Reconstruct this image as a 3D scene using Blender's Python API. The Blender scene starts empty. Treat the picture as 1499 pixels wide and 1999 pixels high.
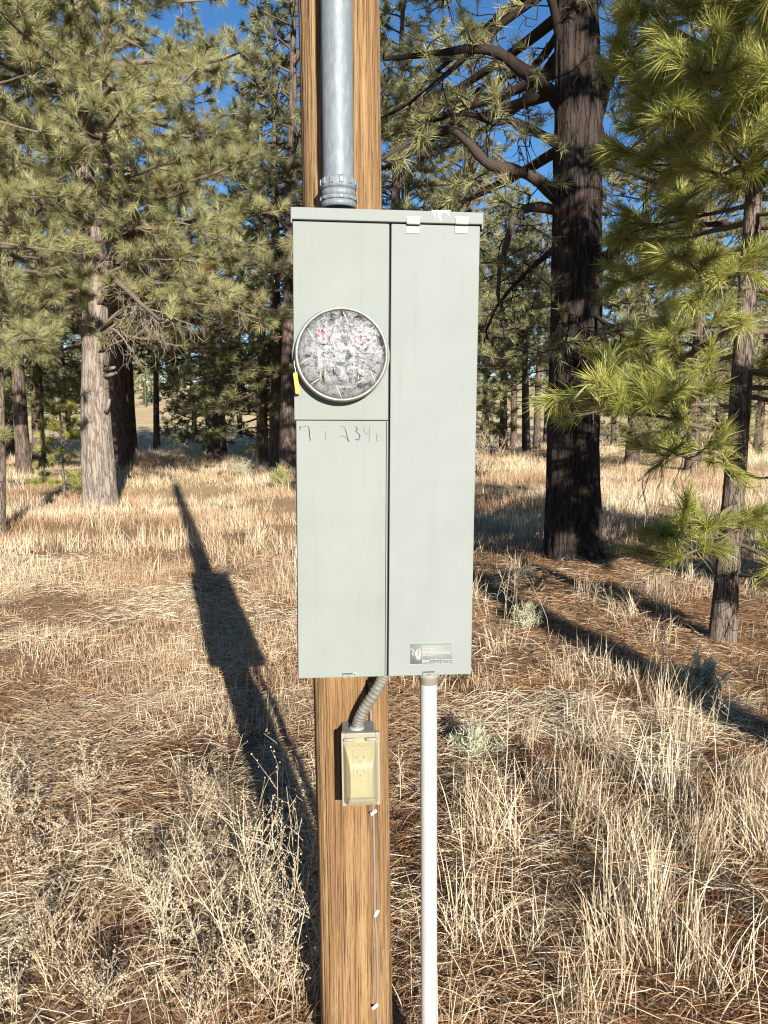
import bpy, bmesh, math, random
import numpy as np
from mathutils import Vector, Matrix, Euler

R = math.radians
scene = bpy.context.scene
COL = scene.collection

# ------------------------------------------------------------------ camera, world, sun, exposure
CAM = np.array([0.0, 0.0, 1.6]); PITCH = R(7.1); F = 1500.0; CX, CY = 749.5, 999.5
cd = bpy.data.cameras.new('camera'); cam = bpy.data.objects.new('camera', cd); COL.objects.link(cam)
cam.location = CAM; cam.rotation_euler = (R(90) - PITCH, 0, 0)
cd.sensor_fit = 'VERTICAL'; cd.angle_y = 2 * math.atan(1999 / 2 / F); cd.clip_start = 0.05; cd.clip_end = 2000
scene.camera = cam

SUN_AZ, SUN_EL = R(16.4), R(17.5)      # sun stands behind the camera, 16.4 deg to the right
w = bpy.data.worlds.new('World'); scene.world = w; w.use_nodes = True
nt = w.node_tree; nt.nodes.clear()
sky = nt.nodes.new('ShaderNodeTexSky'); sky.sky_type = 'NISHITA'; sky.sun_disc = False
sky.sun_elevation = SUN_EL; sky.sun_rotation = R(180) - SUN_AZ
sky.altitude = 2100; sky.air_density = 1.0; sky.dust_density = 0.1; sky.ozone_density = 3.0
hs = nt.nodes.new('ShaderNodeHueSaturation'); hs.inputs['Saturation'].default_value = 1.16
bg = nt.nodes.new('ShaderNodeBackground'); bg.inputs[1].default_value = 0.062
wo = nt.nodes.new('ShaderNodeOutputWorld')
nt.links.new(sky.outputs[0], hs.inputs['Color']); nt.links.new(hs.outputs[0], bg.inputs[0]); nt.links.new(bg.outputs[0], wo.inputs[0])

sl = bpy.data.lights.new('sun', 'SUN'); sl.energy = 4.8; sl.angle = R(0.5); sl.color = (1.0, 0.95, 0.87)
so = bpy.data.objects.new('sun', sl); COL.objects.link(so)
sun_dir = Vector((math.sin(SUN_AZ) * math.cos(SUN_EL), -math.cos(SUN_AZ) * math.cos(SUN_EL), math.sin(SUN_EL)))
so.rotation_euler = sun_dir.to_track_quat('Z', 'Y').to_euler(); so.location = (6, -20, 8)
vs = scene.view_settings
vs.view_transform = 'Standard'; vs.look = 'None'; vs.gamma = 1.0; vs.exposure = 1.38; vs.use_curve_mapping = False
scene.cycles.filter_width = 1.15; scene.cycles.max_bounces = 8; scene.cycles.transparent_max_bounces = 12
scene.cycles.diffuse_bounces = 3; scene.cycles.caustics_reflective = False; scene.cycles.caustics_refractive = False

# ------------------------------------------------------------------ geometry helpers
def ray(px, py):
    x, y = (px - CX) / F, -(py - CY) / F
    c, s = math.cos(PITCH), math.sin(PITCH)
    return np.array([x, c + y * s, -s + y * c])
def at(px, py, Y):
    """point seen at pixel px,py on the vertical plane at distance Y"""
    d = ray(px, py); return CAM + d * (Y / d[1])
def hit(px, py, p0, n):
    d = ray(px, py); return CAM + d * (np.dot(p0 - CAM, n) / np.dot(d, n))

def lat_hash(ix, iy, iz, seed):
    h = (ix.astype(np.int64) * 374761393 + iy.astype(np.int64) * 668265263 + iz.astype(np.int64) * 2147483647 + seed * 974634777)
    h = (h ^ (h >> 13)) * 1274126177; h = h ^ (h >> 16)
    return (h & 0xFFFFFF) / float(0xFFFFFF)
def vnoise(x, y, z=None, seed=0):
    x = np.asarray(x, float); y = np.asarray(y, float); z = np.zeros_like(x) if z is None else np.asarray(z, float)
    x, y, z = np.broadcast_arrays(x, y, z)
    ix, iy, iz = np.floor(x), np.floor(y), np.floor(z); fx, fy, fz = x - ix, y - iy, z - iz
    fx, fy, fz = [f * f * (3 - 2 * f) for f in (fx, fy, fz)]
    r = 0
    for dx in (0, 1):
        for dy in (0, 1):
            for dz in (0, 1):
                wgt = (fx if dx else 1 - fx) * (fy if dy else 1 - fy) * (fz if dz else 1 - fz)
                r = r + wgt * lat_hash(ix + dx, iy + dy, iz + dz, seed)
    return r
def fbm(x, y, z=None, o=4, seed=0):
    a, s, t = 0.5, 0, 0
    for k in range(o):
        m = 2.0 ** k; s = s + a * vnoise(np.asarray(x) * m, np.asarray(y) * m, None if z is None else np.asarray(z) * m, seed + k); t += a; a *= .5
    return s / t

def gh(x, y):
    x = np.asarray(x, float); y = np.asarray(y, float)
    h = 0.10 * (fbm(x * .35, y * .35, o=2, seed=3) - .5) + 0.05 * (vnoise(x * 1.7, y * 1.7, seed=5) - .5)
    d = np.hypot(x, y)
    h = h * np.clip((np.hypot(x, y - 1.7) - .1) / 1.2, 0.15, 1)
    far = np.clip((d - 55) / 190, 0, 1)
    h = h + far * far * (3 - 2 * far) * (11 + 7 * (fbm(x / 90, y / 90, o=2, seed=9) - .5) * 2)
    return h
def ground_at(px, py):
    d = ray(px, py); t = -CAM[2] / d[2]
    p = CAM + d * t; p[2] = float(gh(p[0], p[1])); return p

def link(name, me, mats, parent=None):
    o = bpy.data.objects.new(name, me); COL.objects.link(o)
    for m in (mats if isinstance(mats, (list, tuple)) else [mats]): me.materials.append(m)
    if parent is not None: o.parent = parent
    return o
def mesh_np(name, V, T, mats, parent=None, smooth=False, tint=None, mi=None):
    V = np.ascontiguousarray(V, np.float32); T = np.ascontiguousarray(T, np.int32)
    me = bpy.data.meshes.new(name)
    me.vertices.add(len(V)); me.vertices.foreach_set('co', V.ravel())
    k = T.shape[1]
    me.loops.add(T.size); me.loops.foreach_set('vertex_index', T.ravel())
    me.polygons.add(len(T)); me.polygons.foreach_set('loop_start', np.arange(0, T.size, k, dtype=np.int32))
    me.polygons.foreach_set('loop_total', np.full(len(T), k, np.int32))
    if smooth: me.polygons.foreach_set('use_smooth', np.ones(len(T), bool))
    if mi is not None: me.polygons.foreach_set('material_index', np.ascontiguousarray(mi, np.int32))
    me.update(calc_edges=True)
    if tint is not None:
        a = me.attributes.new('tint', 'FLOAT', 'POINT'); a.data.foreach_set('value', np.ascontiguousarray(tint, np.float32))
    return link(name, me, mats, parent)
def tag(o, label=None, cat=None, group=None, kind=None):
    if label: o['label'] = label
    if cat: o['category'] = cat
    if group: o['group'] = group
    if kind: o['kind'] = kind
    return o
def empty(name, loc=(0, 0, 0), rot=(0, 0, 0)):
    o = bpy.data.objects.new(name, None); COL.objects.link(o); o.location = loc; o.rotation_euler = rot
    o.empty_display_size = .05
    return o

class Geo:
    """collects triangles and quads (as triangles) for one mesh"""
    def __init__(s): s.V = []; s.T = []; s.n = 0; s.A = []
    def add(s, V, T, a=None):
        V = np.asarray(V, float); s.V.append(V); s.T.append(np.asarray(T, int) + s.n); s.n += len(V)
        s.A.append(np.full(len(V), 0.5 if a is None else a) if np.ndim(a) == 0 else a)
    def build(s, name, mats, parent=None, smooth=True, tint=False):
        return mesh_np(name, np.vstack(s.V), np.vstack(s.T), mats, parent, smooth, np.concatenate(s.A) if tint else None)
def grid_tris(nr, ns, wrap=True):
    i = np.arange(nr - 1)[:, None]; j = np.arange(ns if wrap else ns - 1)[None, :]
    a = i * ns + j; b = i * ns + (j + 1) % ns; c = a + ns; d = b + ns
    return np.vstack([np.stack([a, b, d], -1).reshape(-1, 3), np.stack([a, d, c], -1).reshape(-1, 3)])
_gt = {}
def tube(path, rad, sides=5, cap=False):
    P = np.asarray(path, float); n = len(P); rad = np.broadcast_to(np.asarray(rad, float), (n,))
    t = np.gradient(P, axis=0); t /= np.linalg.norm(t, axis=1)[:, None] + 1e-9
    ref = np.array([0, 0, 1.0]) if abs(t[:, 2]).mean() < .85 else np.array([1.0, 0, 0])
    u = np.cross(t, ref); u /= np.linalg.norm(u, axis=1)[:, None] + 1e-9; v = np.cross(t, u)
    a = np.arange(sides) * 2 * math.pi / sides
    V = P[:, None, :] + rad[:, None, None] * (np.cos(a)[None, :, None] * u[:, None, :] + np.sin(a)[None, :, None] * v[:, None, :])
    if (n, sides) not in _gt: _gt[(n, sides)] = grid_tris(n, sides)
    T = _gt[(n, sides)]; V = V.reshape(-1, 3)
    if cap:
        k = len(V); V = np.vstack([V, P[:1], P[-1:]])
        j = np.arange(sides); j2 = (j + 1) % sides
        T = np.vstack([T, np.stack([j2, j, np.full(sides, k)], -1), np.stack([j + (n - 1) * sides, j2 + (n - 1) * sides, np.full(sides, k + 1)], -1)])
    return V, T
def smooth_path(pts, n=24):
    P = np.asarray(pts, float); k = len(P)
    Q = np.vstack([2 * P[0] - P[1], P, 2 * P[-1] - P[-2]])
    out = []
    for t in np.linspace(0, k - 1 - 1e-6, n):
        i = int(t); f = t - i; a, b, c, d = Q[i], Q[i + 1], Q[i + 2], Q[i + 3]
        out.append(.5 * (2 * b + (c - a) * f + (2 * a - 5 * b + 4 * c - d) * f * f + (3 * b - a - 3 * c + d) * f ** 3))
    return np.array(out)
def bm_obj(name, bm, mats, parent=None, smooth=None):
    me = bpy.data.meshes.new(name); bm.normal_update(); bm.to_mesh(me); bm.free()
    if smooth is not None:
        for p in me.polygons: p.use_smooth = smooth
    return link(name, me, mats, parent)
def box_bm(bm, x0, x1, y0, y1, z0, z1, bev=0.0, seg=2):
    t = bmesh.new(); bmesh.ops.create_cube(t, size=1)
    for v in t.verts:
        v.co = Vector(((x0 + x1) / 2 + v.co.x * (x1 - x0), (y0 + y1) / 2 + v.co.y * (y1 - y0), (z0 + z1) / 2 + v.co.z * (z1 - z0)))
    if bev: bmesh.ops.bevel(t, geom=t.edges[:] + t.verts[:], offset=bev, segments=seg, affect='EDGES', profile=.5)
    me = bpy.data.meshes.new('t'); t.to_mesh(me); t.free(); bm.from_mesh(me); bpy.data.meshes.remove(me)
def boxo(name, x0, x1, y0, y1, z0, z1, mat, parent, bev=.001, seg=2):
    bm = bmesh.new(); box_bm(bm, x0, x1, y0, y1, z0, z1, bev, seg); return bm_obj(name, bm, mat, parent, False)
def lathe(profile, sides=64, axis='z'):
    """profile: list of (r, h); returns V, T about the z axis, or the -y axis when axis='y'"""
    a = np.arange(sides) * 2 * math.pi / sides; pr = np.array(profile, float)
    V = np.stack([pr[:, None, 0] * np.cos(a), pr[:, None, 0] * np.sin(a), np.repeat(pr[:, 1:2], sides, 1)], -1).reshape(-1, 3)
    if axis == 'y': V = np.stack([V[:, 0], -V[:, 2], V[:, 1]], -1)
    return V, grid_tris(len(pr), sides)

# ------------------------------------------------------------------ materials
def mat(name, color=(.5, .5, .5), rough=.7, metal=0.0, spec=.4):
    m = bpy.data.materials.new(name); m.use_nodes = True
    b = m.node_tree.nodes['Principled BSDF']
    b.inputs['Base Color'].default_value = (*color, 1); b.inputs['Roughness'].default_value = rough
    b.inputs['Metallic'].default_value = metal; b.inputs['Specular IOR Level'].default_value = spec
    return m
def nodes(m): return m.node_tree.nodes, m.node_tree.links, m.node_tree.nodes['Principled BSDF']
def coords(m, scale=(1, 1, 1), kind='Object'):
    n, l, b = nodes(m); tc = n.new('ShaderNodeTexCoord'); mp = n.new('ShaderNodeMapping')
    mp.inputs['Scale'].default_value = scale; l.new(tc.outputs[kind], mp.inputs[0]); return mp.outputs[0]
def noise(m, vec, scale, detail=4, rough=.6, dist=0.0):
    n, l, b = nodes(m); t = n.new('ShaderNodeTexNoise'); t.inputs['Scale'].default_value = scale
    t.inputs['Detail'].default_value = detail; t.inputs['Roughness'].default_value = rough; t.inputs['Distortion'].default_value = dist
    l.new(vec, t.inputs['Vector']); return t.outputs['Fac']
def ramp(m, fac, stops):
    n, l, b = nodes(m); r = n.new('ShaderNodeValToRGB'); e = r.color_ramp.elements
    while len(e) < len(stops): e.new(.5)
    for el, (p, c) in zip(e, stops): el.position = p; el.color = (*c, 1) if len(c) == 3 else c
    l.new(fac, r.inputs[0]); return r.outputs[0]
def mixc(m, fac, a, b_, mode='MIX'):
    n, l, b = nodes(m); x = n.new('ShaderNodeMix'); x.data_type = 'RGBA'; x.blend_type = mode
    for s, v in ((0, fac), (6, a), (7, b_)):
        if hasattr(v, 'default_value') or hasattr(v, 'links'): l.new(v, x.inputs[s])
        else: x.inputs[s].default_value = v if s == 0 else (*v, 1)
    return x.outputs[2]
def bump(m, h, strength=.5, dist=.01):
    n, l, b = nodes(m); x = n.new('ShaderNodeBump'); x.inputs['Strength'].default_value = strength; x.inputs['Distance'].default_value = dist
    l.new(h, x.inputs['Height']); l.new(x.outputs[0], b.inputs['Normal'])
def setc(m, col): n, l, b = nodes(m); l.new(col, b.inputs['Base Color'])

def leaf_mat(name, stops, trans=.3, rough=.5, spec=.4):
    """needles and blades: colour from the per-blade tint, some light passing through"""
    m = mat(name, rough=rough, spec=spec); n, l, b = nodes(m)
    at_ = n.new('ShaderNodeAttribute'); at_.attribute_name = 'tint'
    c = ramp(m, at_.outputs['Fac'], stops); l.new(c, b.inputs['Base Color'])
    tr = n.new('ShaderNodeBsdfTranslucent'); l.new(c, tr.inputs[0])
    mx = n.new('ShaderNodeMixShader'); mx.inputs[0].default_value = trans
    out = n['Material Output']; l.new(b.outputs[0], mx.inputs[1]); l.new(tr.outputs[0], mx.inputs[2]); l.new(mx.outputs[0], out.inputs[0])
    return m
M = {}
M['needle'] = leaf_mat('pine needles grey green', [(0, (.12, .12, .045)), (.5, (.31, .30, .13)), (.93, (.45, .42, .21)), (1, (.24, .13, .05))])
M['needle_near'] = leaf_mat('pine needles yellow green', [(0, (.13, .15, .03)), (.5, (.34, .34, .078)), (1, (.50, .48, .15))], .35, .42)
M['needle_far'] = leaf_mat('pine needles far', [(0, (.075, .085, .035)), (.5, (.21, .205, .09)), (1, (.34, .32, .155))])
M['grass'] = leaf_mat('dry straw grass', [(0, (.23, .125, .065)), (.3, (.39, .245, .135)), (.6, (.54, .39, .24)), (1, (.66, .54, .37))], .25, .55)
M['grass_near'] = leaf_mat('long golden grass', [(0, (.25, .16, .09)), (.5, (.51, .39, .25)), (1, (.72, .62, .44))], .22, .5)
M['litter'] = leaf_mat('fallen pine needles', [(0, (.07, .04, .02)), (.35, (.17, .085, .038)), (.7, (.32, .165, .07)), (1, (.42, .27, .14))], .05, .6)
M['brush'] = leaf_mat('dead brush twigs', [(0, (.09, .055, .032)), (.4, (.24, .165, .10)), (.75, (.44, .345, .22)), (1, (.62, .53, .37))], .08, .7)
M['sage'] = leaf_mat('pale sage leaves', [(0, (.22, .20, .12)), (.6, (.42, .40, .27)), (1, (.56, .54, .38))], .15, .7)
M['greenbrush'] = leaf_mat('yellow green brush', [(0, (.13, .13, .04)), (.6, (.30, .29, .08)), (1, (.42, .40, .14))], .2, .6)

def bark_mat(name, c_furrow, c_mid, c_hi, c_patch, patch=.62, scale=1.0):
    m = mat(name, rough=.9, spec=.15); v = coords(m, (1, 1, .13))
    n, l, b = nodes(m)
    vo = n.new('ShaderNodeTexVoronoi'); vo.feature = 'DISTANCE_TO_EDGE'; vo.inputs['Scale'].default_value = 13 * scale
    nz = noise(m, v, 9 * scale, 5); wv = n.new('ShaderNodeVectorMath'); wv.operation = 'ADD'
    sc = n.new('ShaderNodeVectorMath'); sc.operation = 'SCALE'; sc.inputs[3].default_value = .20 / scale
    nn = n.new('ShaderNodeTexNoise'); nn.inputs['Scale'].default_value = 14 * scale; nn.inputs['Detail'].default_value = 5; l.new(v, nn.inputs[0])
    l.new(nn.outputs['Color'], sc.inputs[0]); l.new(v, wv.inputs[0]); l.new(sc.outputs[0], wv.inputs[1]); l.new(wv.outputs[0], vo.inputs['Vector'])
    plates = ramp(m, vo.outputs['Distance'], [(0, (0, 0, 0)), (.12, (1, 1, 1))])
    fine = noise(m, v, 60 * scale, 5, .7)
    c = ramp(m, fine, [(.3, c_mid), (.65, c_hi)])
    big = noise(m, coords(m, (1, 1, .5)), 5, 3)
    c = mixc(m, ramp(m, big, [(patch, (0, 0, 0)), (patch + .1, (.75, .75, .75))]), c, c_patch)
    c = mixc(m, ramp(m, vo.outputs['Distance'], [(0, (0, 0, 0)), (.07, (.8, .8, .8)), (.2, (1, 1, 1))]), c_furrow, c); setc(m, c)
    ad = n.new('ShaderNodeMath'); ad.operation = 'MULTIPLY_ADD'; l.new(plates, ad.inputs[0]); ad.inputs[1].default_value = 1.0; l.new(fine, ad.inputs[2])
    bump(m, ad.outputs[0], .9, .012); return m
M['bark_pale'] = bark_mat('pale grey pine bark', (.105, .08, .064), (.19, .155, .125), (.265, .22, .18), (.25, .17, .12))
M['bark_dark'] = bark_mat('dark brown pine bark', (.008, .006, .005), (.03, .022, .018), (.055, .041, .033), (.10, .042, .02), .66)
M['bark_small'] = bark_mat('young pine bark', (.035, .025, .018), (.12, .09, .068), (.21, .165, .13), (.15, .09, .055), .7, 2.2)
M['bark_far'] = bark_mat('far pine bark', (.03, .02, .016), (.09, .065, .05), (.15, .11, .085), (.17, .09, .05), .66)
M['twig'] = leaf_mat('grey twig bark', [(0, (.035, .025, .02)), (.5, (.15, .112, .082)), (1, (.30, .25, .19))], 0, .85, .15)
bump(M['twig'], noise(M['twig'], coords(M['twig']), 70, 5, .7), .9, .02)

# ------------------------------------------------------------------ ground
gm = mat('dry ground with litter', rough=.95, spec=.1)
v = coords(gm); n1 = noise(gm, v, .9, 5, .65); n2 = noise(gm, v, 14, 6, .7); n3 = noise(gm, v, 90, 3, .7); n4 = noise(gm, v, .22, 3, .55)
c = ramp(gm, n2, [(.30, (.075, .045, .028)), (.5, (.19, .115, .068)), (.7, (.32, .215, .125))])
c = mixc(gm, ramp(gm, n1, [(.42, (0, 0, 0)), (.6, (1, 1, 1))]), c, ramp(gm, n3, [(.3, (.16, .095, .05)), (.55, (.34, .21, .11)), (.75, (.48, .34, .19))]))
tcn, tcl, _ = nodes(gm); geo = tcn.new('ShaderNodeNewGeometry'); vl = tcn.new('ShaderNodeVectorMath'); vl.operation = 'LENGTH'; tcl.new(geo.outputs['Position'], vl.inputs[0])
mr = tcn.new('ShaderNodeMapRange'); mr.inputs[1].default_value = 9; mr.inputs[2].default_value = 24; tcl.new(vl.outputs['Value'], mr.inputs[0])
meadow = ramp(gm, n4, [(.35, (.46, .33, .17)), (.6, (.56, .44, .25))])
c = mixc(gm, mr.outputs[0], c, meadow); setc(gm, c); bump(gm, n2, .8, .03)
u = np.linspace(-1, 1, 281); sx = np.sinh(u * 6.2) / np.sinh(6.2) * 420
X, Y = np.meshgrid(sx, sx + 5); Z = gh(X, Y)
ground = mesh_np('ground', np.stack([X, Y, Z], -1).reshape(-1, 3), grid_tris(281, 281, False), gm, smooth=True)
tag(ground, kind='structure')

# ------------------------------------------------------------------ pine generator
def perp(D, rng):
    r = rng.normal(size=D.shape); s = np.cross(D, r); return s / (np.linalg.norm(s, axis=1)[:, None] + 1e-9)
def needle_mesh(P, D, L, W, rng, bend=0.0, seg=1):
    n = len(P); s = perp(D, rng); L = np.asarray(L)[:, None]
    if seg == 1:
        V = np.stack([P + s * W / 2, P - s * W / 2, P + D * L], 1).reshape(-1, 3)
        return V, np.arange(3 * n).reshape(-1, 3), 3
    g = np.array([0, 0, -1.0]); mid = P + D * L * .55; tip = P + D * L + g * L * bend
    V = np.stack([P + s * W * .4, P - s * W * .4, mid + s * W / 2 + g * L * bend * .25, mid - s * W / 2 + g * L * bend * .25, tip], 1).reshape(-1, 3)
    b = np.arange(n)[:, None] * 5
    T = np.concatenate([b + np.array([[0, 1, 3]]), b + np.array([[0, 3, 2]]), b + np.array([[2, 3, 4]])])
    return V, T, 5
def tufts(pos, dirs, rng, n, L, W, spread=.9, back=.10, up=.15, seg=1, bend=0.0):
    pos = np.asarray(pos); dirs = np.asarray(dirs); k = len(pos)
    D0 = np.repeat(dirs, n, 0); D = D0 + rng.normal(size=D0.shape) * spread * .62 + np.array([0, 0, up])
    D /= np.linalg.norm(D, axis=1)[:, None]
    al = (D * D0).sum(1); D = np.where((al < -.1)[:, None], D + 1.1 * D0, D); D /= np.linalg.norm(D, axis=1)[:, None]
    P = np.repeat(pos, n, 0) - D0 * (rng.random(k * n) ** 1.3 * back)[:, None]
    base = np.repeat(np.clip(rng.normal(.5, .2, k), .05, .9), n)
    V, T, m = needle_mesh(P, D, L * rng.uniform(.7, 1.1, k * n), W, rng, bend, seg)
    tint = np.clip(base + rng.normal(0, .12, k * n), 0, .92); tint[np.repeat(rng.random(k) < .012, n)] = 1.0
    return V, T, np.repeat(tint, m)
def wander(start, d, L, n, rng, wig=.12, droop=0.0, tip=0.0):
    P = [np.array(start, float)]; d = np.array(d, float); d /= np.linalg.norm(d); s = L / (n - 1)
    for i in range(n - 1):
        t = i / (n - 1)
        d = d + rng.normal(size=3) * wig + np.array([0, 0, -droop * (1 - t) + tip * t]) / n
        d /= np.linalg.norm(d); P.append(P[-1] + d * s)
    return np.array(P)
def grow(G, path, r0, rng, pos, dirs, sub_gap=.25, sub_len=.7, leafy=1.0, start=.3, dead=0.0, curl=.16, sides=6, twig_r=.006, gap=.17, sub_up=.25, tintb=.5, nt=3, draw=True):
    """a limb along path, side twigs, and the places of the needle tufts"""
    P = np.asarray(path); n = len(P); L = np.linalg.norm(np.diff(P, axis=0), axis=1).sum()
    rl_ = np.linspace(r0, max(twig_r, r0 * .25), n) * (1 + np.clip(rng.normal(0, .09, n), -.2, .25) * (n > 12))
    G.add(*tube(P, rl_, sides), a=np.clip(tintb + rng.normal(0, .08), 0, 1))
    k = max(2, int(L * (1 - start) / sub_gap)); side = 1
    for i in range(k):
        t = start + (1 - start) * (i + rng.random() * .8) / k
        f = min(t * (n - 1), n - 1.001); a = int(f); b = P[a] + (P[a + 1] - P[a]) * (f - a); d = P[a + 1] - P[a]; d = d / np.linalg.norm(d)
        hor = np.cross(d, [0, 0, 1.0]); hor /= np.linalg.norm(hor) + 1e-6; side = -side
        isdead = rng.random() < dead
        sd = d * rng.uniform(.3, .9) + hor * side * rng.uniform(.5, 1.0) + np.array([0, 0, rng.normal(sub_up, .3) if not isdead else rng.normal(-.75, .35)])
        sl = sub_len * rng.uniform(.45, 1.1) * (1.05 - .55 * t)
        Q = wander(b, sd, sl, 5, rng, curl * (1.9 if isdead else 1), droop=.25 if not isdead else 1.6, tip=.7 if not isdead else -.2)
        tb = (rng.uniform(.55, .95) if tintb > .1 else rng.uniform(.05, .7) ** 1.5) if isdead else np.clip(tintb + rng.normal(0, .1), 0, 1)
        G.add(*tube(Q, np.linspace(twig_r * 1.3, twig_r * .6, 5), 3), a=tb)
        for q in range(nt if not isdead else 3):
            c0 = Q[rng.integers(1, 4)]; dd = (Q[-1] - Q[0]); dd /= np.linalg.norm(dd); dd = dd + rng.normal(size=3) * .55 + (np.array([0, 0, -.55]) if isdead else 0)
            W_ = wander(c0, dd, sl * rng.uniform(.3, .6), 4, rng, curl * 1.8, droop=.3 if isdead else .1, tip=.5 if not isdead else 0)
            if draw or isdead: G.add(*tube(W_, np.linspace(twig_r * .9, twig_r * .4, 4), 3), a=tb)
            if not isdead and rng.random() < leafy:
                for z_ in (3, 2):
                    pos.append(W_[z_]); e = W_[z_] - W_[z_ - 1]; dirs.append(e / np.linalg.norm(e))
        if not isdead:
            m = max(1, int(sl * .7 / gap))
            for q in range(m):
                if rng.random() < leafy:
                    f = (1 - .65 * q / max(m, 1)) * 3.999; a = int(f); p = Q[a] + (Q[a + 1] - Q[a]) * (f - a); e = Q[a + 1] - Q[a]
                    pos.append(p); dirs.append(e / np.linalg.norm(e))
    if rng.random() < leafy: e = P[-1] - P[-2]; pos.append(P[-1]); dirs.append(e / np.linalg.norm(e))
def trunk_mesh(cpath, radii, rng, sides=40, ridge=.10, flare=.24):
    """cpath: control points (z up); furrowed, flared trunk"""
    NR = 180; C = smooth_path(cpath, NR); rr = np.interp(np.linspace(0, 1, NR), np.linspace(0, 1, len(radii)), radii)
    z = C[:, 2] - C[0, 2]; rr = rr * (1 + flare * np.exp(-z / .35))
    a = np.arange(sides) * 2 * math.pi / sides; A, ZZ = np.meshgrid(a, z); s0 = int(rng.integers(0, 999))
    ca, sa = np.cos(A), np.sin(A)
    rid = np.abs(vnoise(ca * 4 + 9, sa * 4 + 9, ZZ * 1.1, s0) - .5) * 2; rid2 = vnoise(ca * 11, sa * 11, ZZ * 5, s0 + 1); lump = vnoise(ca * 1.2, sa * 1.2, ZZ * .8, s0 + 2) - .5
    rad = rr[:, None] * (1 + ridge * (rid - .4) + ridge * .7 * (rid2 - .5) + .12 * lump)
    V = np.stack([C[:, None, 0] + rad * ca, C[:, None, 1] + rad * sa, np.repeat(C[:, 2:3], sides, 1)], -1).reshape(-1, 3)
    return V, grid_tris(NR, sides), C, rr
def pine(name, seed, base, H, r0, crown_z, crown_R, n_br, needle, bark, nw=.006, nl=.2, nn=36, lean=(0, 0), hero=(), cpath=None, radii=None,
         sub_gap=.25, sub_len=.75, dead_below=0, leafy=1.0, sides=40, seg=1, twig_r=.006, gap=.17, top_elev=35, low_elev=-5, prof=1.0, skip=None, dead=.08, sink=.15, nt=3, draw=True, tintb=.5, spread=.9, back=.10):
    rng = np.random.default_rng(seed); base = np.array(base, float)
    root = empty(name, base)
    if cpath is None:
        cpath = [(0, 0, -sink), (lean[0] * .25, lean[1] * .25, H * .25), (lean[0] * .6, lean[1] * .6, H * .6), (lean[0], lean[1], H)]
        radii = [r0, r0 * .78, r0 * .45, .02]
    V, T, C, rr = trunk_mesh(cpath, radii, rng, sides)
    mesh_np('trunk', V, T, bark, root, smooth=True)
    G = Geo(); pos, dirs = [], []
    for k, (hp, hr, kw) in enumerate(hero):
        if kw.pop('own', False):
            g2 = Geo(); grow(g2, hp, hr, rng, pos, dirs, **kw); g2.build('branch', M['twig'], root, tint=True)
        else: grow(G, hp, hr, rng, pos, dirs, **kw)
    zmax = C[-1, 2]
    for i in range(n_br):
        t = (i + rng.random()) / n_br; z = crown_z + (zmax * .99 - crown_z) * t
        az = i * 2.399 + rng.normal(0, .35)
        j = int(np.clip(np.searchsorted(C[:, 2], z), 0, 179)); c0 = C[j]
        L = crown_R * (1 - t) ** (.75 * prof) * rng.uniform(.65, 1.1) * min(1, .6 + t * 5) + .25
        el = R(low_elev + (top_elev - low_elev) * t + rng.normal(0, 8))
        d = np.array([math.cos(az) * math.cos(el), math.sin(az) * math.cos(el), math.sin(el)])
        if skip and skip(d, z, L): continue
        isd = z < dead_below and rng.random() < .55
        p = wander(c0 + d * rr[j] * .5, d, L, 8, rng, .09, droop=.55, tip=.75)
        grow(G, p, max(.008, .012 + .012 * L) * (r0 / .2) ** .3, rng, pos, dirs, sub_gap, sub_len * min(1, .35 + L / crown_R), leafy if not isd else .25, .28, .75 if isd else dead, .16, 5 if sides < 30 else 6, twig_r, gap, nt=nt, draw=draw, tintb=tintb)
    G.build('branches', M['twig'], root, tint=True)['kind'] = 'stuff'
    V, T, tn = tufts(pos, dirs, rng, nn, nl, nw, spread, back, seg=seg, bend=.12 if seg > 1 else 0)
    cr = mesh_np('crown', V, T, needle, root, tint=tn); cr['kind'] = 'stuff'
    print(name, seed, 'tufts', len(pos), 'tris', len(T))
    return root
def copy_tree(o, parent=None):
    c = o.copy(); COL.objects.link(c); c.parent = parent
    for ch in list(o.children): copy_tree(ch, c)
    return c

# ------------------------------------------------------------------ the pole, its conduit and the cabinet
# utility pole
pm = mat('weathered treated pole wood', rough=.8, spec=.2)
v = coords(pm, (1, 1, .022)); g1 = noise(pm, v, 70, 8, .72, .5); g2 = noise(pm, coords(pm, (1, 1, .16)), 9, 4, .6); g3 = noise(pm, coords(pm, (1, 1, .03)), 260, 3, .7)
c = ramp(pm, g1, [(.33, (.10, .052, .022)), (.43, (.19, .108, .046)), (.53, (.265, .163, .074)), (.66, (.34, .227, .115))])
c = mixc(pm, ramp(pm, g2, [(.48, (0, 0, 0)), (.70, (.4, .4, .4))]), c, (.17, .080, .032))
c = mixc(pm, ramp(pm, g3, [(.34, (.6, .6, .6)), (.45, (0, 0, 0))]), c, (.06, .03, .013))
c = mixc(pm, ramp(pm, noise(pm, coords(pm, (1, 1, .05)), 26, 3, .5), [(.40, (.40, .40, .40)), (.60, (0, 0, 0))]), c, (.13, .062, .026))
c = mixc(pm, ramp(pm, noise(pm, coords(pm, (1, 1, .012)), 420, 2, .5), [(.36, (.8, .8, .8)), (.44, (0, 0, 0))]), c, (.035, .018, .008))
nz_, lz_, bz_ = nodes(pm); setc(pm, c)
add_ = nz_.new('ShaderNodeMath'); add_.operation = 'ADD'; lz_.new(g1, add_.inputs[0]); lz_.new(g3, add_.inputs[1]); bump(pm, add_.outputs[0], .8, .006)
PY = 1.762
pt, pb = at(661, 0, PY), at(696, 1999, PY)
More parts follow.
